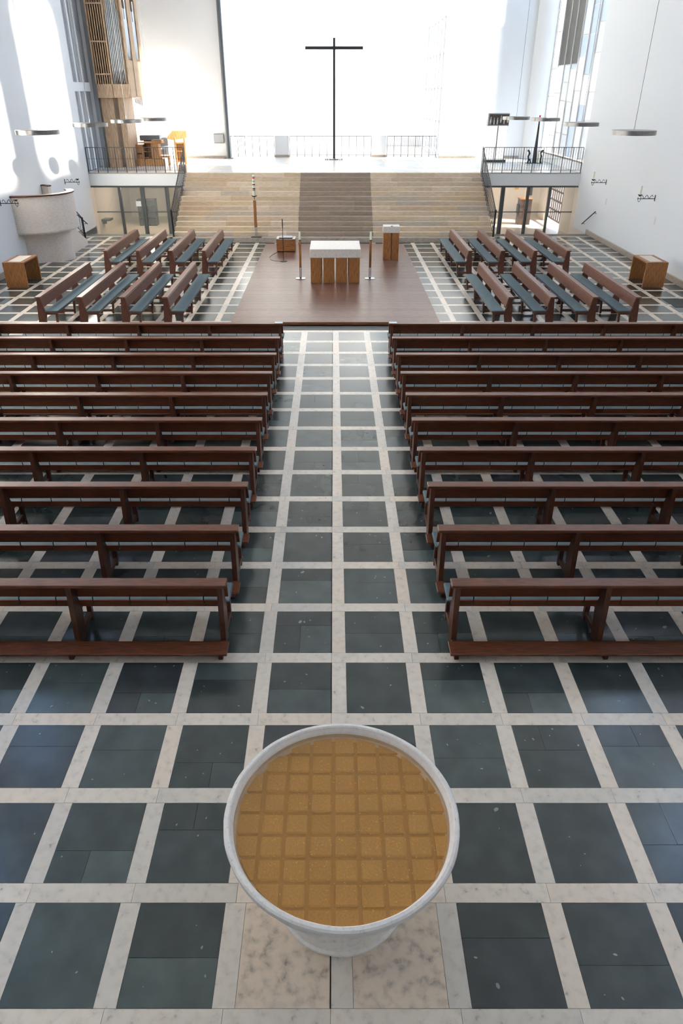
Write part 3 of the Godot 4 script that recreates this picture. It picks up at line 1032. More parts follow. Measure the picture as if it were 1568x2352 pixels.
func build_pews() -> void:
	var length := 8.4
	var first: Node3D = null
	for row in 10:
		for s: float in [-1.0, 1.0]:
			var z := -6.195 - (9 - row) * 1.1185
			var x := -1.17 - length * 0.5 if s < 0 else 1.285 + length * 0.5
			var label := "long mahogany pew on the %s side of the aisle, %s row from the dais" % ["pulpit" if s < 0 else "exit door", ordinal(row)]
			if first == null:
				first = make_seat("mahogany_pew", label, length, 5, M.pew_wood, M.pew_post, true)
				first.set_meta("group", "mahogany pews of the nave")
				first.position = Vector3(x, 0, z)
			else:
				copy(first, Vector3(x, 0, z), 0.0, label)
	var pf := thing("white_folder", "white folder lying on the front pew cushion, pulpit side", "folder", Vector3(-7.55, 0.466, -6.195 - 9 * 1.1185 - 0.3))
	box("cover", M.paper, pf, Vector3(-0.16, 0, -0.11), Vector3(0.16, 0.012, 0.11), 0.003)
	for s: float in [-1.0, 1.0]:
		var p := thing("row_plate", "small white reserved plate on the front pew end, %s side" % ("pulpit" if s < 0 else "exit door"), "plate", Vector3(-1.27 if s < 0 else 1.385, 0.82, -6.195 - 9 * 1.1185))
		box("card", M.white, p, Vector3(-0.09, 0, -0.06), Vector3(0.09, 0.012, 0.06), 0.002)


func build_benches() -> void:
	var length := 4.42
	var first: Node3D = null
	for g: Array in [[-20.88, "beside the pews"], [-27.2, "beside the stairs"]]:
		for i in 4:
			for s: float in [-1.0, 1.0]:
				var x: float = [-4.42, -5.54, -6.66, -7.76][i] if s < 0 else [4.66, 5.76, 6.88, 8.0][i]
				var label := "short cushioned chancel bench %s, %s from the dais on the %s side" % [g[1], ordinal(i), "pulpit" if s < 0 else "exit door"]
				if first == null:
					first = make_seat("chancel_bench", label, length, 3, M.bench_wood, M.bench_post, false)
					first.set_meta("group", "cushioned benches facing the altar")
					first.position = Vector3(x, 0, g[0])
					first.rotation.y = -PI / 2
				else:
					copy(first, Vector3(x, 0, g[0]), s * PI / 2, label)


# ---------------------------------------------------------------- the baptismal font
func build_font() -> void:
	var t := thing("baptismal_font", "large round stone baptismal font filled with golden water", "font", Vector3(0.058, 0, -3.235))
	var prof := [Vector2(0.0, 0.0), Vector2(0.505, 0.0), Vector2(0.51, 0.03), Vector2(0.495, 0.05), Vector2(0.49, 0.3), Vector2(0.52, 0.48), Vector2(0.6, 0.66), Vector2(0.72, 0.8), Vector2(0.785, 0.862), Vector2(0.82, 0.872), Vector2(0.84, 0.89), Vector2(0.846, 0.915), Vector2(0.844, 0.938), Vector2(0.832, 0.95), Vector2(0.81, 0.952), Vector2(0.8, 0.942), Vector2(0.797, 0.928), Vector2(0.786, 0.915), Vector2(0.78, 0.89), Vector2(0.772, 0.74), Vector2(0.0, 0.735)]
	part("bowl", lathe(prof, 96, false, 0.006), M.font_stone, t)
	part("basin_bed", lathe([Vector2(0.765, 0.741), Vector2(0.765, 0.83), Vector2(0.0, 0.83)], 64), M.font_bed, t)
	var pitch := 0.176
	var size := 0.148
	for i in range(-5, 6):
		for k in range(-5, 6):
			var p := Vector2(i * pitch + 0.03, k * pitch + 0.02)
			if p.length() < 0.66:
				part("basin_tile", cbox(Vector3(size, 0.03, size), 0.01), M["font_tile_%d" % (hash(Vector2i(i, k)) % 4)], t, Vector3(p.x, 0.84, p.y))
			elif p.length() < 0.83:
				# tiles cut by the bowl's wall
				var sq := PackedVector2Array([p + Vector2(-size, -size) * 0.5, p + Vector2(size, -size) * 0.5, p + Vector2(size, size) * 0.5, p + Vector2(-size, size) * 0.5])
				var disc := PackedVector2Array()
				for a in 48:
					disc.append(Vector2(cos(TAU * a / 48), sin(TAU * a / 48)) * 0.762)
				for cut: PackedVector2Array in Geometry2D.intersect_polygons(sq, disc):
					part("basin_tile", prism(cut, 0.825, 0.855, 1), M["font_tile_%d" % (hash(Vector2i(i, k)) % 4)], t)
	var wt := thing("font_water", "still golden brown water filling the font", "water", Vector3(0.058, 0.888, -3.235))
	part("surface", lathe([Vector2(0.781, -0.001), Vector2(0.781, 0.0), Vector2(0.0, 0.0)], 96), M.water, wt)
	var fl := SurfaceTool.new()
	fl.begin(Mesh.PRIMITIVE_TRIANGLES)
	var r := RandomNumberGenerator.new()
	r.seed = 3
	for i in 420:
		var a := r.randf() * TAU
		var d := sqrt(r.randf()) * 0.72
		var c := Vector3(cos(a) * d, 0.001, sin(a) * d)
		var w := r.randf_range(0.0006, 0.0016)
		var l := r.randf_range(0.001, 0.006)
		var b := r.randf() * PI
		var u := Vector3(cos(b), 0, sin(b))
		var v := Vector3(-sin(b), 0, cos(b))
		quad(fl, c - u * l - v * w, c + u * l - v * w, c + u * l + v * w, c - u * l + v * w, Vector3.UP)
	var flecks := part("floating_flecks", fl.commit(), M.fleck, wt)
	flecks.set_meta("kind", "stuff")


# ---------------------------------------------------------------- altar and what stands around it
func candlestick(label: String, x: float, z: float, plate: Material) -> void:
	var t := thing("altar_candlestick", label, "candlestick", Vector3(x, 0.1, z), 0.0, "altar candlesticks")
	box("base_plate", plate, t, Vector3(-0.16, 0, -0.13), Vector3(0.16, 0.015, 0.13), 0.003)
	box("foot", M.iron, t, Vector3(-0.03, 0.015, -0.03), Vector3(0.03, 0.045, 0.03), 0.003)
	for s: float in [-1.0, 1.0]:
		box("steel_leg", M.steel, t, Vector3(s * 0.022 - 0.012, 0.045, -0.03), Vector3(s * 0.022 + 0.012, 0.36, 0.03), 0.002)
	box("oak_shaft", M.oak, t, Vector3(-0.036, 0.36, -0.036), Vector3(0.036, 1.2, 0.036), 0.004)
	box("cup", M.iron, t, Vector3(-0.036, 1.2, -0.036), Vector3(0.036, 1.225, 0.036), 0.003)
	part("candle", lathe([Vector2(0, 1.225), Vector2(0.034, 1.225), Vector2(0.034, 1.46), Vector2(0.028, 1.475), Vector2(0.02, 1.468), Vector2(0, 1.462)], 16), M.wax, t)
	part("wick", rod(0.03, 0.003, 6), M.black, t, Vector3(0, 1.462, 0))


func build_altar_things() -> void:
	var d := 0.1
	var a := thing("altar", "block altar with thick pale stone slab on oak beams", "altar", Vector3(0.056, d, -24.15))
	box("stone_slab", M.altar_stone, a, Vector3(-0.81, 0.79, -0.76), Vector3(0.81, 1.055, 0.76), 0.008)
	for i in 4:
		var x := -0.79 + i * 0.408
		for z: float in [-0.72, 0.38]:
			box("oak_beam", M.oak, a, Vector3(x, 0, z), Vector3(x + 0.356, 0.79, z + 0.36), 0.008)
	candlestick("slim oak candlestick beside the altar on the microphone side", -1.09, -24.07, M.steel)
	candlestick("slim oak candlestick beside the altar on the lectern side", 1.21, -24.07, M.steel)
	var am := thing("ambo", "narrow stone topped lectern on two oak beams", "lectern", Vector3(2.11, d, -27.3))
	box("stone_top", M.altar_stone, am, Vector3(-0.3, 0.95, -0.25), Vector3(0.3, 1.17, 0.25), 0.008)
	for s: float in [-1.0, 1.0]:
		box("oak_beam", M.oak, am, Vector3(s * 0.15 - 0.13, 0, -0.24), Vector3(s * 0.15 + 0.13, 0.95, 0.24), 0.006)
	box("book_rest", M.iron, am, Vector3(-0.03, 1.17, 0.2), Vector3(0.03, 1.19, 0.22), 0.003)
	var cr := thing("keyboard_cabinet", "low wooden box carrying a flat grey music device", "cabinet", Vector3(-1.84, d, -28.9))
	for i in 5:
		box("board", M.oak_x, cr, Vector3(-0.36, 0.03 + i * 0.088, -0.3), Vector3(0.36, 0.03 + i * 0.088 + 0.085, 0.28), 0.003)
	box("top_board", M.altar_stone, cr, Vector3(-0.365, 0.47, -0.31), Vector3(0.365, 0.49, 0.29), 0.003)
	box("foot_frame", M.black, cr, Vector3(-0.33, 0, -0.27), Vector3(0.33, 0.03, 0.25), 0.0)
	var dev := thing("music_device", "flat black cased device lying on the low wooden box", "device", Vector3(-1.84, d + 0.49, -28.85))
	box("case", M.keys, dev, Vector3(-0.26, 0, -0.22), Vector3(0.26, 0.035, 0.23), 0.004)
	box("panel", M.screen, dev, Vector3(-0.25, 0.035, -0.21), Vector3(0.25, 0.04, 0.19), 0.001)
	var mi := thing("microphone_stand", "thin black microphone stand with round base in front of the wooden box", "microphone stand", Vector3(-1.83, d, -26.9))
	part("base", lathe([Vector2(0, 0), Vector2(0.14, 0), Vector2(0.14, 0.012), Vector2(0.04, 0.03), Vector2(0, 0.03)], 24), M.iron, mi)
	part("pole", rod(1.12, 0.011, 8), M.black, mi, Vector3(0, 0.03, 0))
	part("collar", rod(0.05, 0.017, 8), M.black, mi, Vector3(0, 0.75, 0))
	part("microphone", rod(0.3, 0.016, 10), M.black, mi, Vector3(0, 1.15, 0))
	var cb := thing("microphone_cable", "thin grey cable looping from the microphone stand over the dais", "cable", Vector3(-1.83, d, -26.9))
	part("cable", tube([Vector3(-0.12, 0.008, 0.02), Vector3(-0.3, 0.008, 0.02), Vector3(-0.5, 0.008, -0.25), Vector3(-0.58, 0.008, -0.7), Vector3(-0.5, 0.008, -1.2), Vector3(-0.36, 0.008, -1.6)], 0.007, 5), M.frame_grey, cb)
	# paschal candle on the plinth of the stairs
	var p := thing("paschal_candle", "tall decorated paschal candle on an oak stand by the stairs", "candle", Vector3(-3.24, 0.2, -31.33))
	box("base_plate", M.iron, p, Vector3(-0.22, 0, -0.13), Vector3(0.22, 0.015, 0.13), 0.003)
	for s: float in [-1.0, 1.0]:
		box("steel_leg", M.steel, p, Vector3(s * 0.03 - 0.014, 0.015, -0.03), Vector3(s * 0.03 + 0.014, 0.4, 0.03), 0.002)
	box("oak_shaft", M.oak, p, Vector3(-0.055, 0.4, -0.055), Vector3(0.055, 1.43, 0.055), 0.005)
	part("collar", rod(0.03, 0.05, 12), M.steel, p, Vector3(0, 1.43, 0))
	part("neck", rod(0.1, 0.014, 8), M.iron, p, Vector3(0, 1.46, 0))
	part("drip_bowl", lathe([Vector2(0, 1.55), Vector2(0.05, 1.555), Vector2(0.1, 1.58), Vector2(0.125, 1.61), Vector2(0.115, 1.612), Vector2(0.04, 1.585), Vector2(0, 1.585)], 20), M.iron, p)
	var ca := part("candle", lathe([Vector2(0, 1.585), Vector2(0.055, 1.585), Vector2(0.05, 2.36), Vector2(0.035, 2.385), Vector2(0, 2.375)], 18), M.wax, p)
	part("wick", rod(0.03, 0.004, 6), M.black, ca, Vector3(0, 2.375, 0))
	for q: Array in [[2.26, M.red_glass, 0.02], [2.3, M.bronze, 0.012], [2.14, M.bronze, 0.008], [2.02, M.bronze, 0.02], [1.86, M.bronze, 0.028], [1.8, M.bronze, 0.012]]:
		part("wax_mark", lathe([Vector2(0.05, -q[2]), Vector2(0.0555, -q[2]), Vector2(0.0545, q[2]), Vector2(0.05, q[2])], 18), q[1], ca, Vector3(0, q[0], 0))


func build_side_tables() -> void:
	for s: float in [-1.0, 1.0]:
		var t := thing("side_table", "square oak side table with pale inlaid top beside the %s wall" % ("pulpit" if s < 0 else "sconce"), "table", Vector3(-10.2 if s < 0 else 10.32, 0, -23.85))
		box("top_board", M.oak_x, t, Vector3(-0.34, 0.74, -0.62), Vector3(0.34, 0.78, 0.62), 0.004)
		box("end_panel", M.oak, t, Vector3(-0.34, 0, 0.56), Vector3(0.34, 0.74, 0.62), 0.004)
		box("end_panel", M.oak, t, Vector3(-0.34, 0, -0.62), Vector3(0.34, 0.74, -0.56), 0.004)
		box("inlay", M.beige, t, Vector3(-0.2, 0.78, -0.48), Vector3(0.2, 0.784, 0.48), 0.001)


# ---------------------------------------------------------------- pulpit
func arc(cx: float, cz: float, rx: float, rz: float, a0: float, a1: float, n: int) -> PackedVector2Array:
	var p := PackedVector2Array()
	for i in n + 1:
		var a := lerpf(a0, a1, float(i) / n)
		p.append(Vector2(cx + rx * cos(a), cz + rz * sin(a)))
	return p


func build_pulpit() -> void:
	var t := thing("travertine_pulpit", "curved two tier travertine pulpit against the white wall", "pulpit", Vector3(NAVE_L, 0, -27.9))
	var base := PackedVector2Array([Vector2(0.0, 0.95)])
	for q: Array in [[0.25, 0.9], [0.45, 0.78], [0.6, 0.66], [0.75, 0.6], [0.92, 0.58]]:
		base.append(Vector2(q[0], q[1]))
	base.append_array(arc(0.95, 0.0, 0.42, 0.56, 1.4, -1.5, 16))
	base.append(Vector2(0.0, -0.62))
	part("lower_drum", prism(base, 0.0, 1.08, 1), M.travertine, t)
	# upper parapet: a shell, open towards its stair
	var outer := arc(0.0, 0.0, 1.66, 1.45, PI * 0.5, -0.62, 28)
	var inner := arc(0.0, 0.0, 1.5, 1.3, -0.62, PI * 0.5, 28)
	var shell := outer.duplicate()
	shell.append_array(inner)
	part("parapet", prism(shell, 1.12, 2.3, 1), M.travertine, t)
	var capo := arc(0.0, 0.0, 1.7, 1.49, PI * 0.5, -0.64, 28)
	capo.append_array(arc(0.0, 0.0, 1.44, 1.24, -0.64, PI * 0.5, 28))
	part("cap_rail", prism(capo, 2.3, 2.345, 1), M.pew_post, t)
	var floor_poly := arc(0.0, 0.0, 1.6, 1.4, PI * 0.5, -PI * 0.5, 28)
	part("platform", prism(floor_poly, 1.06, 1.14, 1), M.travertine, t)
	var back := arc(0.0, -0.1, 1.1, 1.5, -1.35, -PI * 0.5, 8)
	back.append_array(arc(0.0, -0.1, 1.0, 1.36, -PI * 0.5, -1.35, 8))
	part("rear_parapet", prism(arc_shell(0.0, -0.2, 0.75, 1.5, -1.0, -PI * 0.5 + 0.02, 0.12), 1.5, 2.36, 1), M.travertine, t)
	part("rear_cap", prism(arc_shell(0.0, -0.2, 0.79, 1.54, -0.98, -PI * 0.5 + 0.01, 0.2), 2.36, 2.4, 1), M.pew_post, t)
	# stair
	for i in 6:
		box("stair_step", M.travertine, t, Vector3(0.02, 0, -2.75 + i * 0.33), Vector3(0.95, 0.18 * (i + 1), -2.42 + i * 0.33), 0.006)
	part("stringer", prism(PackedVector2Array([Vector2(-2.8, 0.0), Vector2(-2.8, 0.2), Vector2(-0.7, 1.25), Vector2(-0.4, 1.25), Vector2(-0.4, 0.0)]), 0.95, 1.03, 0), M.travertine, t)
	var r := part("stair_rail", tube([Vector3(0.99, 1.05, -2.72), Vector3(0.99, 2.05, -0.95)], 0.02, 8), M.iron, t)
	part("newel", rod(0.9, 0.035, 10), M.iron, t, Vector3(0.99, 0.18, -2.72))
	part("lower_rail", tube([Vector3(0.99, 0.4, -2.72), Vector3(0.99, 1.4, -0.95)], 0.012, 6), M.iron, t)
	for i in 8:
		var f := (i + 0.7) / 8.5
		part("baluster", rod(0.65, 0.008, 6), M.iron, t, Vector3(0.99, lerpf(0.4, 1.4, f), lerpf(-2.72, -0.95, f)))


func arc_shell(cx: float, cz: float, rx: float, rz: float, a0: float, a1: float, th: float) -> PackedVector2Array:
	var p := arc(cx, cz, rx, rz, a0, a1, 10)
	p.append_array(arc(cx, cz, rx - th, rz - th, a1, a0, 10))
	return p


# ---------------------------------------------------------------- organ
func build_organ() -> void:
	var t := thing("pipe_organ", "tall pale wood organ with slatted and piped fields beside the chancel wall", "organ", Vector3(-10.15, GAL, -39.45))
	var W: Material = M.organ_wood
	# upper case: frame of boards around recessed fields; local x -0.78..0.78, z -1.55..1.55
	var y0 := 2.94
	var y1 := 9.4
	box("case_back", W, t, Vector3(-0.78, y0 + 0.06, -1.55), Vector3(0.66, y1, -1.5), 0.004)
	box("case_side", W, t, Vector3(-0.8, y0 + 0.06, -1.5), Vector3(-0.75, y1, 1.4), 0.004)
	box("case_top", W, t, Vector3(-0.8, y1, -1.55), Vector3(0.78, y1 + 0.06, 1.57), 0.004)
	box("inner_wall", W, t, Vector3(-0.06, y0 + 0.06, -1.5), Vector3(-0.02, y1, 1.4), 0.004)
	box("lower_board", W, t, Vector3(-0.78, y0, 1.42), Vector3(-0.06, y0 + 0.55, 1.55), 0.006)
	box("lower_board", W, t, Vector3(-0.04, y0, 1.42), Vector3(0.7, y0 + 0.55, 1.55), 0.006)
	box("case_floor", W, t, Vector3(-0.78, y0, -1.55), Vector3(0.78, y0 + 0.06, 1.42), 0.004)
	for x: Array in [[-0.8, -0.74], [-0.08, -0.0], [0.64, 0.72]]:
		box("stile", W, t, Vector3(x[0], y0 + 0.55, 1.4), Vector3(x[1], y1, 1.57), 0.006)
	for i in 6:
		var x := -0.7 + i * 0.104
		box("slat", W, t, Vector3(x, y0 + 0.55, 1.4), Vector3(x + 0.042, y1, 1.5), 0.003)
	for y: float in [3.85, 5.1, 6.5, 7.9]:
		box("slat_rail", W, t, Vector3(-0.74, y, 1.5), Vector3(-0.08, y + 0.06, 1.53), 0.003)
	for i in 8:
		var x := 0.03 + i * 0.076
		var foot := y0 + 0.56
		var top: float = [6.2, 6.9, 7.5, 8.1, 8.4, 7.6, 6.9, 6.3][i]
		var p := part("front_pipe", lathe([Vector2(0.01, foot), Vector2(0.026, foot + 0.5), Vector2(0.03, foot + 0.52), Vector2(0.03, top), Vector2(0.0, top)], 12), M.pipe, t, Vector3(x + 0.03, 0, 1.5))
		box("pipe_lip", M.pipe, p, Vector3(-0.014, foot + 0.55, 0.024), Vector3(0.014, foot + 0.57, 0.036), 0.002)
		box("rear_slat", W, t, Vector3(x + 0.012, y0 + 2.0, 1.42), Vector3(x + 0.048, y1, 1.45), 0.002)
	# side facing the chancel: three boards with two tall piped fields between
	for z: Array in [[1.57, 1.25], [0.45, -0.25], [-1.05, -1.55]]:
		box("side_board", W, t, Vector3(0.66, y0, z[1]), Vector3(0.78, y1, z[0]), 0.006)
	for z: Array in [[1.25, 0.45], [-0.25, -1.05]]:
		box("side_panel", W, t, Vector3(0.66, y0, z[1]), Vector3(0.75, y0 + 1.5, z[0]), 0.004)
		for i in 5:
			var q: float = lerpf(z[1] + 0.1, z[0] - 0.1, i / 4.0)
			part("side_pipe", lathe([Vector2(0.01, y0 + 1.5), Vector2(0.05, y0 + 2.0), Vector2(0.05, 6.0 + absf(i - 2.0) * 0.4), Vector2(0.0, 6.0 + absf(i - 2.0) * 0.4)], 12), M.pipe, t, Vector3(0.69, 0, q))
	# lower case
	box("lower_case", W, t, Vector3(-0.75, 0, -1.3), Vector3(-0.18, y0, 1.3), 0.008)
	box("lower_stile", W, t, Vector3(-0.5, 0.05, 1.3), Vector3(-0.42, y0, 1.34), 0.004)
	box("lower_rail", W, t, Vector3(-0.75, 0.75, 1.3), Vector3(-0.18, 0.83, 1.33), 0.004)
	box("plinth_rail", W, t, Vector3(-0.77, 0.0, 1.3), Vector3(-0.16, 0.1, 1.35), 0.004)
	box("support_pier", W, t, Vector3(0.02, 0, -0.5), Vector3(0.3, y0, 1.2), 0.006)
	box("pier_rail", W, t, Vector3(0.0, 0.72, 1.2), Vector3(0.32, 0.8, 1.23), 0.004)
	for i in 6:
		part("wooden_pipe", cbox(Vector3(0.04, 0.2 + i * 0.03, 0.04), 0.003), M.console_wood, t, Vector3(0.66 + i * 0.06, y0 - 0.11 - i * 0.012, 0.4))
	# grey return between organ and window
	structure("trim_2", cbox(Vector3(0.2, 13.8, 0.22), 0.01), M.chancel_grey, "grey pilaster between organ and window", Vector3(NAVE_L + 0.09, GAL + 6.9, -38.3))
	# console with bench
	var c := thing("organ_console", "orange wood organ console behind the balcony railing", "organ console", Vector3(-9.2, GAL, -39.7))
	var C: Material = M.console_wood
	box("side_cheek", C, c, Vector3(-0.65, 0, -0.35), Vector3(-0.3, 0.92, 0.35), 0.008)
	box("side_cheek", C, c, Vector3(0.1, 0, -0.35), Vector3(0.45, 0.98, 0.3), 0.008)
	box("back_board", C, c, Vector3(-0.3, 0, -0.35), Vector3(0.1, 0.95, -0.3), 0.004)
	box("shelf", C, c, Vector3(-0.3, 0.6, -0.3), Vector3(0.1, 0.63, 0.28), 0.003)
	box("shelf", C, c, Vector3(-0.3, 0.34, -0.3), Vector3(0.1, 0.37, 0.3), 0.003)
	box("desk_top", C, c, Vector3(-0.55, 0.98, -0.45), Vector3(0.62, 1.03, 0.2), 0.006)
	box("manual_desk", C, c, Vector3(0.1, 1.03, -0.4), Vector3(0.6, 1.12, 0.05), 0.006)
	box("keys", M.keys, c, Vector3(0.15, 1.12, -0.3), Vector3(0.56, 1.135, 0.0), 0.002)
	box("handle_slot", M.dark_wood, c, Vector3(-0.6, 0.5, 0.35), Vector3(-0.36, 0.56, 0.356), 0.0)
	box("pedal_base", C, c, Vector3(-0.65, 0, 0.35), Vector3(0.75, 0.3, 0.7), 0.008)
	box("bench_seat", C, c, Vector3(0.5, 0.36, -0.1), Vector3(0.95, 0.42, 0.4), 0.006)
	for x: float in [0.52, 0.89]:
		box("bench_leg", C, c, Vector3(x, 0, -0.08), Vector3(x + 0.04, 0.36, 0.38), 0.004)
	var cv := thing("covered_keyboard", "dark covered keyboard lying behind the organ console", "keyboard", Vector3(-9.3, GAL, -40.6))
	box("stand", M.iron, cv, Vector3(-0.4, 0, -0.1), Vector3(0.4, 1.05, 0.1), 0.01)
	box("cover", M.cover, cv, Vector3(-0.55, 1.05, -0.25), Vector3(0.5, 1.3, 0.25), 0.03)
	box("blue_panel", M.screen, cv, Vector3(0.4, 0.4, 0.1), Vector3(0.85, 1.2, 0.14), 0.004)
	var l := thing("music_lectern", "tall orange wood music stand with slanted top board", "music stand", Vector3(-7.95, GAL, -40.2))
	var board := PackedVector2Array([Vector2(-0.55, 1.2), Vector2(-0.2, 1.55), Vector2(0.5, 1.55), Vector2(0.5, 1.22), Vector2(-0.2, 1.12)])
	part("top_board", prism(board, -0.03, 0.0, 2), C, l, Vector3(0, 0, 0.2), Basis(Vector3.RIGHT, -0.25))
	for x: float in [-0.12, 0.36]:
		box("upright", C, l, Vector3(x, 0, -0.04), Vector3(x + 0.08, 1.2, 0.1), 0.004)
	for y: float in [0.08, 0.55, 0.92]:
		box("cross_rail", C, l, Vector3(-0.04, y, -0.03), Vector3(0.36, y + 0.07, 0.09), 0.004)
	box("back_panel", C, l, Vector3(-0.04, 0.15, -0.035), Vector3(0.36, 0.92, -0.02), 0.002)


# ---------------------------------------------------------------- cross and other chancel furnishings
func build_chancel_things() -> void:
	var c := thing("steel_cross", "very tall slender grey cross standing before the apse", "cross", Vector3(0.036, GAL, -43.0))
	box("upright", M.iron, c, Vector3(-0.06, 0.03, -0.05), Vector3(0.06, 5.55, 0.05), 0.006)
	box("crossbar", M.iron, c, Vector3(-1.48, 5.05, -0.052), Vector3(1.48, 5.19, 0.052), 0.006)
	box("foot_plate", M.iron, c, Vector3(-0.25, 0, -0.2), Vector3(0.25, 0.03, 0.2), 0.004)
	var r := RandomNumberGenerator.new()
	r.seed = 5
	for i in 9:
		var st := thing("floor_candle", "small white candle standing at the foot of the cross", "candle", Vector3(-0.42 + i * 0.11, GAL, -42.72 + r.randf_range(-0.05, 0.08)), 0.0, "small candles at the foot of the cross")
		part("wax", rod(r.randf_range(0.05, 0.09), 0.03, 10), M.wax, st)
		part("holder", rod(0.03, 0.036, 10), M.bronze, st)
	var p := thing("steel_column", "thin dark steel column at the organ side edge of the apse", "column", Vector3(-5.84, GAL, -44.6 + 0.75))
	part("shaft", rod(16.2, 0.11, 16), M.frame_grey, p)
	box("foot_plate", M.frame_grey, p, Vector3(-0.24, 0, -0.14), Vector3(0.24, 0.03, 0.14), 0.004)
	var w := thing("wall_loudspeaker", "square grey panel mounted on the white chancel back wall", "panel", Vector3(-6.33, 3.26, BACK_Z))
	box("body", M.brushed, w, Vector3(-0.28, -0.23, 0), Vector3(0.28, 0.23, 0.1), 0.02)
	box("grille", M.chancel_grey, w, Vector3(-0.25, -0.2, 0.1), Vector3(0.25, 0.2, 0.106), 0.002)
	# tabernacle with relief front on a slender column, white screen behind
	var s := thing("tabernacle_screen", "white freestanding wall panel behind the bronze tabernacle", "panel", Vector3(8.4, GAL, -42.3))
	box("panel", M.plaster, s, Vector3(-0.75, 0, -0.1), Vector3(0.75, 2.1, 0.1), 0.01)
	var t := thing("tabernacle", "bronze relief tabernacle on a thin column", "tabernacle", Vector3(8.5, GAL, -41.46))
	box("base_stone", M.slate_2, t, Vector3(-0.55, 0, -0.3), Vector3(0.55, 0.12, 0.3), 0.006)
	part("column", rod(1.56, 0.025, 10), M.iron, t, Vector3(0.03, 0.12, 0))
	box("shrine", M.steel, t, Vector3(-0.57, 1.68, -0.2), Vector3(0.53, 2.25, 0.2), 0.01)
	box("relief_ground", M.bronze, t, Vector3(-0.5, 1.72, 0.2), Vector3(0.5, 2.21, 0.215), 0.004)
	var rr := RandomNumberGenerator.new()
	rr.seed = 9
	for i in 11:
		var x := -0.43 + i * 0.086
		var h := rr.randf_range(0.26, 0.36)
		part("relief_figure", lathe([Vector2(0, 0), Vector2(0.04, 0.01), Vector2(0.045, 0.1), Vector2(0.026, h * 0.7), Vector2(0.014, h * 0.76), Vector2(0.025, h * 0.86), Vector2(0.02, h * 0.97), Vector2(0, h)], 10, true), M.bronze if i % 2 else M.steel, t, Vector3(x, 1.74 + rr.randf_range(0, 0.08), 0.225))
	# sanctuary lamp
	var l := thing("sanctuary_lamp", "tall black lamp pole topped by a red glass light", "lamp", Vector3(10.42, GAL, -40.65))
	part("pole", lathe([Vector2(0, 0), Vector2(0.11, 0), Vector2(0.1, 0.3), Vector2(0.06, 1.2), Vector2(0.035, 2.02), Vector2(0, 2.02)], 12), M.black, l)
	box("foot_plate", M.black, l, Vector3(-0.42, 0, -0.16), Vector3(0.42, 0.03, 0.16), 0.006)
	part("red_glass", lathe([Vector2(0, 2.02), Vector2(0.04, 2.02), Vector2(0.045, 2.17), Vector2(0, 2.18)], 14), M.red_glass, l)
	for q: float in [-1.0, 1.0]:
		part("wrought_scroll", tube([Vector3(q * 0.34, 0.03, 0), Vector3(q * 0.3, 0.15, 0), Vector3(q * 0.34, 0.32, 0), Vector3(q * 0.28, 0.45, 0), Vector3(q * 0.33, 0.56, 0), Vector3(q * 0.4, 0.6, 0)], 0.045, 8), M.black, l)
		part("wrought_scroll", tube([Vector3(q * 0.2, 0.03, 0.05), Vector3(q * 0.24, 0.16, 0.05), Vector3(q * 0.34, 0.2, 0.05)], 0.04, 8), M.black, l)
	part("white_candle", rod(0.42, 0.045, 12), M.wax, l, Vector3(0.2, 0.03, 0.1))


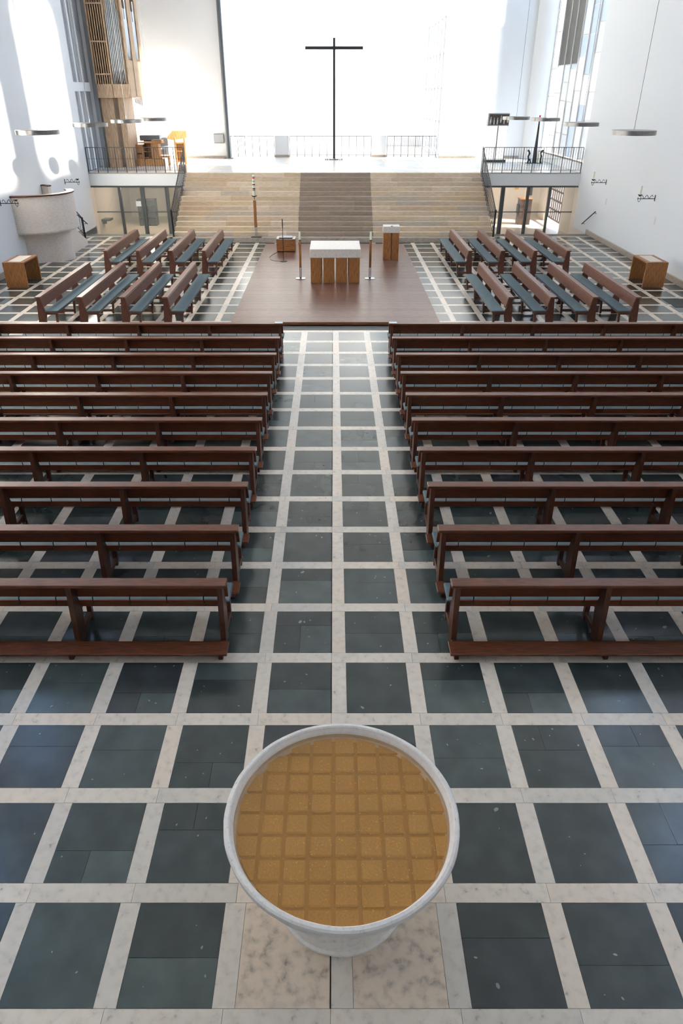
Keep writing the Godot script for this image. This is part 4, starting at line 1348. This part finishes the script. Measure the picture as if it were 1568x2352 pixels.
# ---------------------------------------------------------------- hanging lamps
func build_lamps() -> void:
	var first: Node3D = null
	var spots := [[-8.04, -21.7], [-8.19, -27.0], [-7.86, -30.5], [-7.35, -32.6], [8.07, -21.45], [8.47, -27.4], [8.58, -32.55], [7.79, -34.3]]
	for i in 8:
		var label := "flat brushed metal pendant lamp, %s from the pews on the %s side" % [ordinal(i % 4), "pulpit" if i < 4 else "exit door"]
		var at := Vector3(spots[i][0], 4.44, spots[i][1])
		if first == null:
			first = thing("pendant_lamp", label, "lamp", at, 0.0, "flat pendant lamps over the benches")
			var prof := [Vector2(0.0, 0.115), Vector2(0.56, 0.115), Vector2(0.575, 0.11), Vector2(0.575, 0.0), Vector2(0.565, 0.0), Vector2(0.565, 0.1), Vector2(0.0, 0.1)]
			part("ring_shade", lathe(prof, 48), M.brushed, first)
			part("diffuser", lathe([Vector2(0.0, 0.012), Vector2(0.56, 0.012), Vector2(0.56, 0.02), Vector2(0.0, 0.02)], 40), M.white, first)
			part("canopy", rod(0.12, 0.012, 8), M.steel, first, Vector3(0, 0.115, 0))
			part("cable", rod(ROOF - 4.44 - 0.235, 0.006, 6), M.frame_grey, first, Vector3(0, 0.235, 0))
		else:
			copy(first, at, 0.0, label)


func build_sconces() -> void:
	for q: Array in [[1.0, -32.0, "nearer the stairs on the plain wall", true], [1.0, -26.85, "above the side table on the plain wall", true], [-1.0, -32.2, "behind the pulpit stair", false], [-1.0, -25.6, "in front of the pulpit", false]]:
		var s: float = q[0]
		var wall: float = NAVE_R if s > 0 else NAVE_L
		var t := thing("candle_sconce", "curled wrought iron candle sconce %s" % q[2], "sconce", Vector3(wall, 2.22, q[1]))
		box("wall_plate", M.black, t, Vector3(-0.012 if s > 0 else 0.0, -0.08, -0.03), Vector3(0.0 if s > 0 else 0.012, 0.12, 0.03), 0.002)
		part("arm", tube([Vector3(-s * 0.01, 0.0, 0), Vector3(-s * 0.62, 0.0, 0)], 0.012, 6), M.black, t)
		var pts := []
		for i in 25:
			var f := i / 24.0
			pts.append(Vector3(-s * (0.08 + 0.42 * f), 0.06 + 0.055 * sin(f * 15.0), 0))
		for i in 9:
			var a := i / 8.0 * PI
			pts.append(Vector3(-s * (0.5 + 0.05 - 0.05 * cos(a)), 0.06 - 0.16 * sin(a), 0))
		part("scroll", tube(pts, 0.009, 5), M.black, t)
		part("drip_cup", lathe([Vector2(0, 0.06), Vector2(0.03, 0.08), Vector2(0.075, 0.13), Vector2(0.07, 0.135), Vector2(0, 0.11)], 16), M.bronze, t, Vector3(-s * 0.55, 0.0, 0))
		if q[3]:
			part("candle", rod(0.3, 0.032, 12), M.wax, t, Vector3(-s * 0.55, 0.11, 0))
	for z: float in [-31.6, -26.45]:
		var p := thing("wall_tag", "tiny pale plate on the plain wall below a sconce %s" % ("near the stairs" if z < -30 else "near the side table"), "plate", Vector3(NAVE_R, 1.55, z))
		box("plate", M.beige, p, Vector3(-0.01, -0.12, -0.05), Vector3(0, 0.12, 0.05), 0.002)
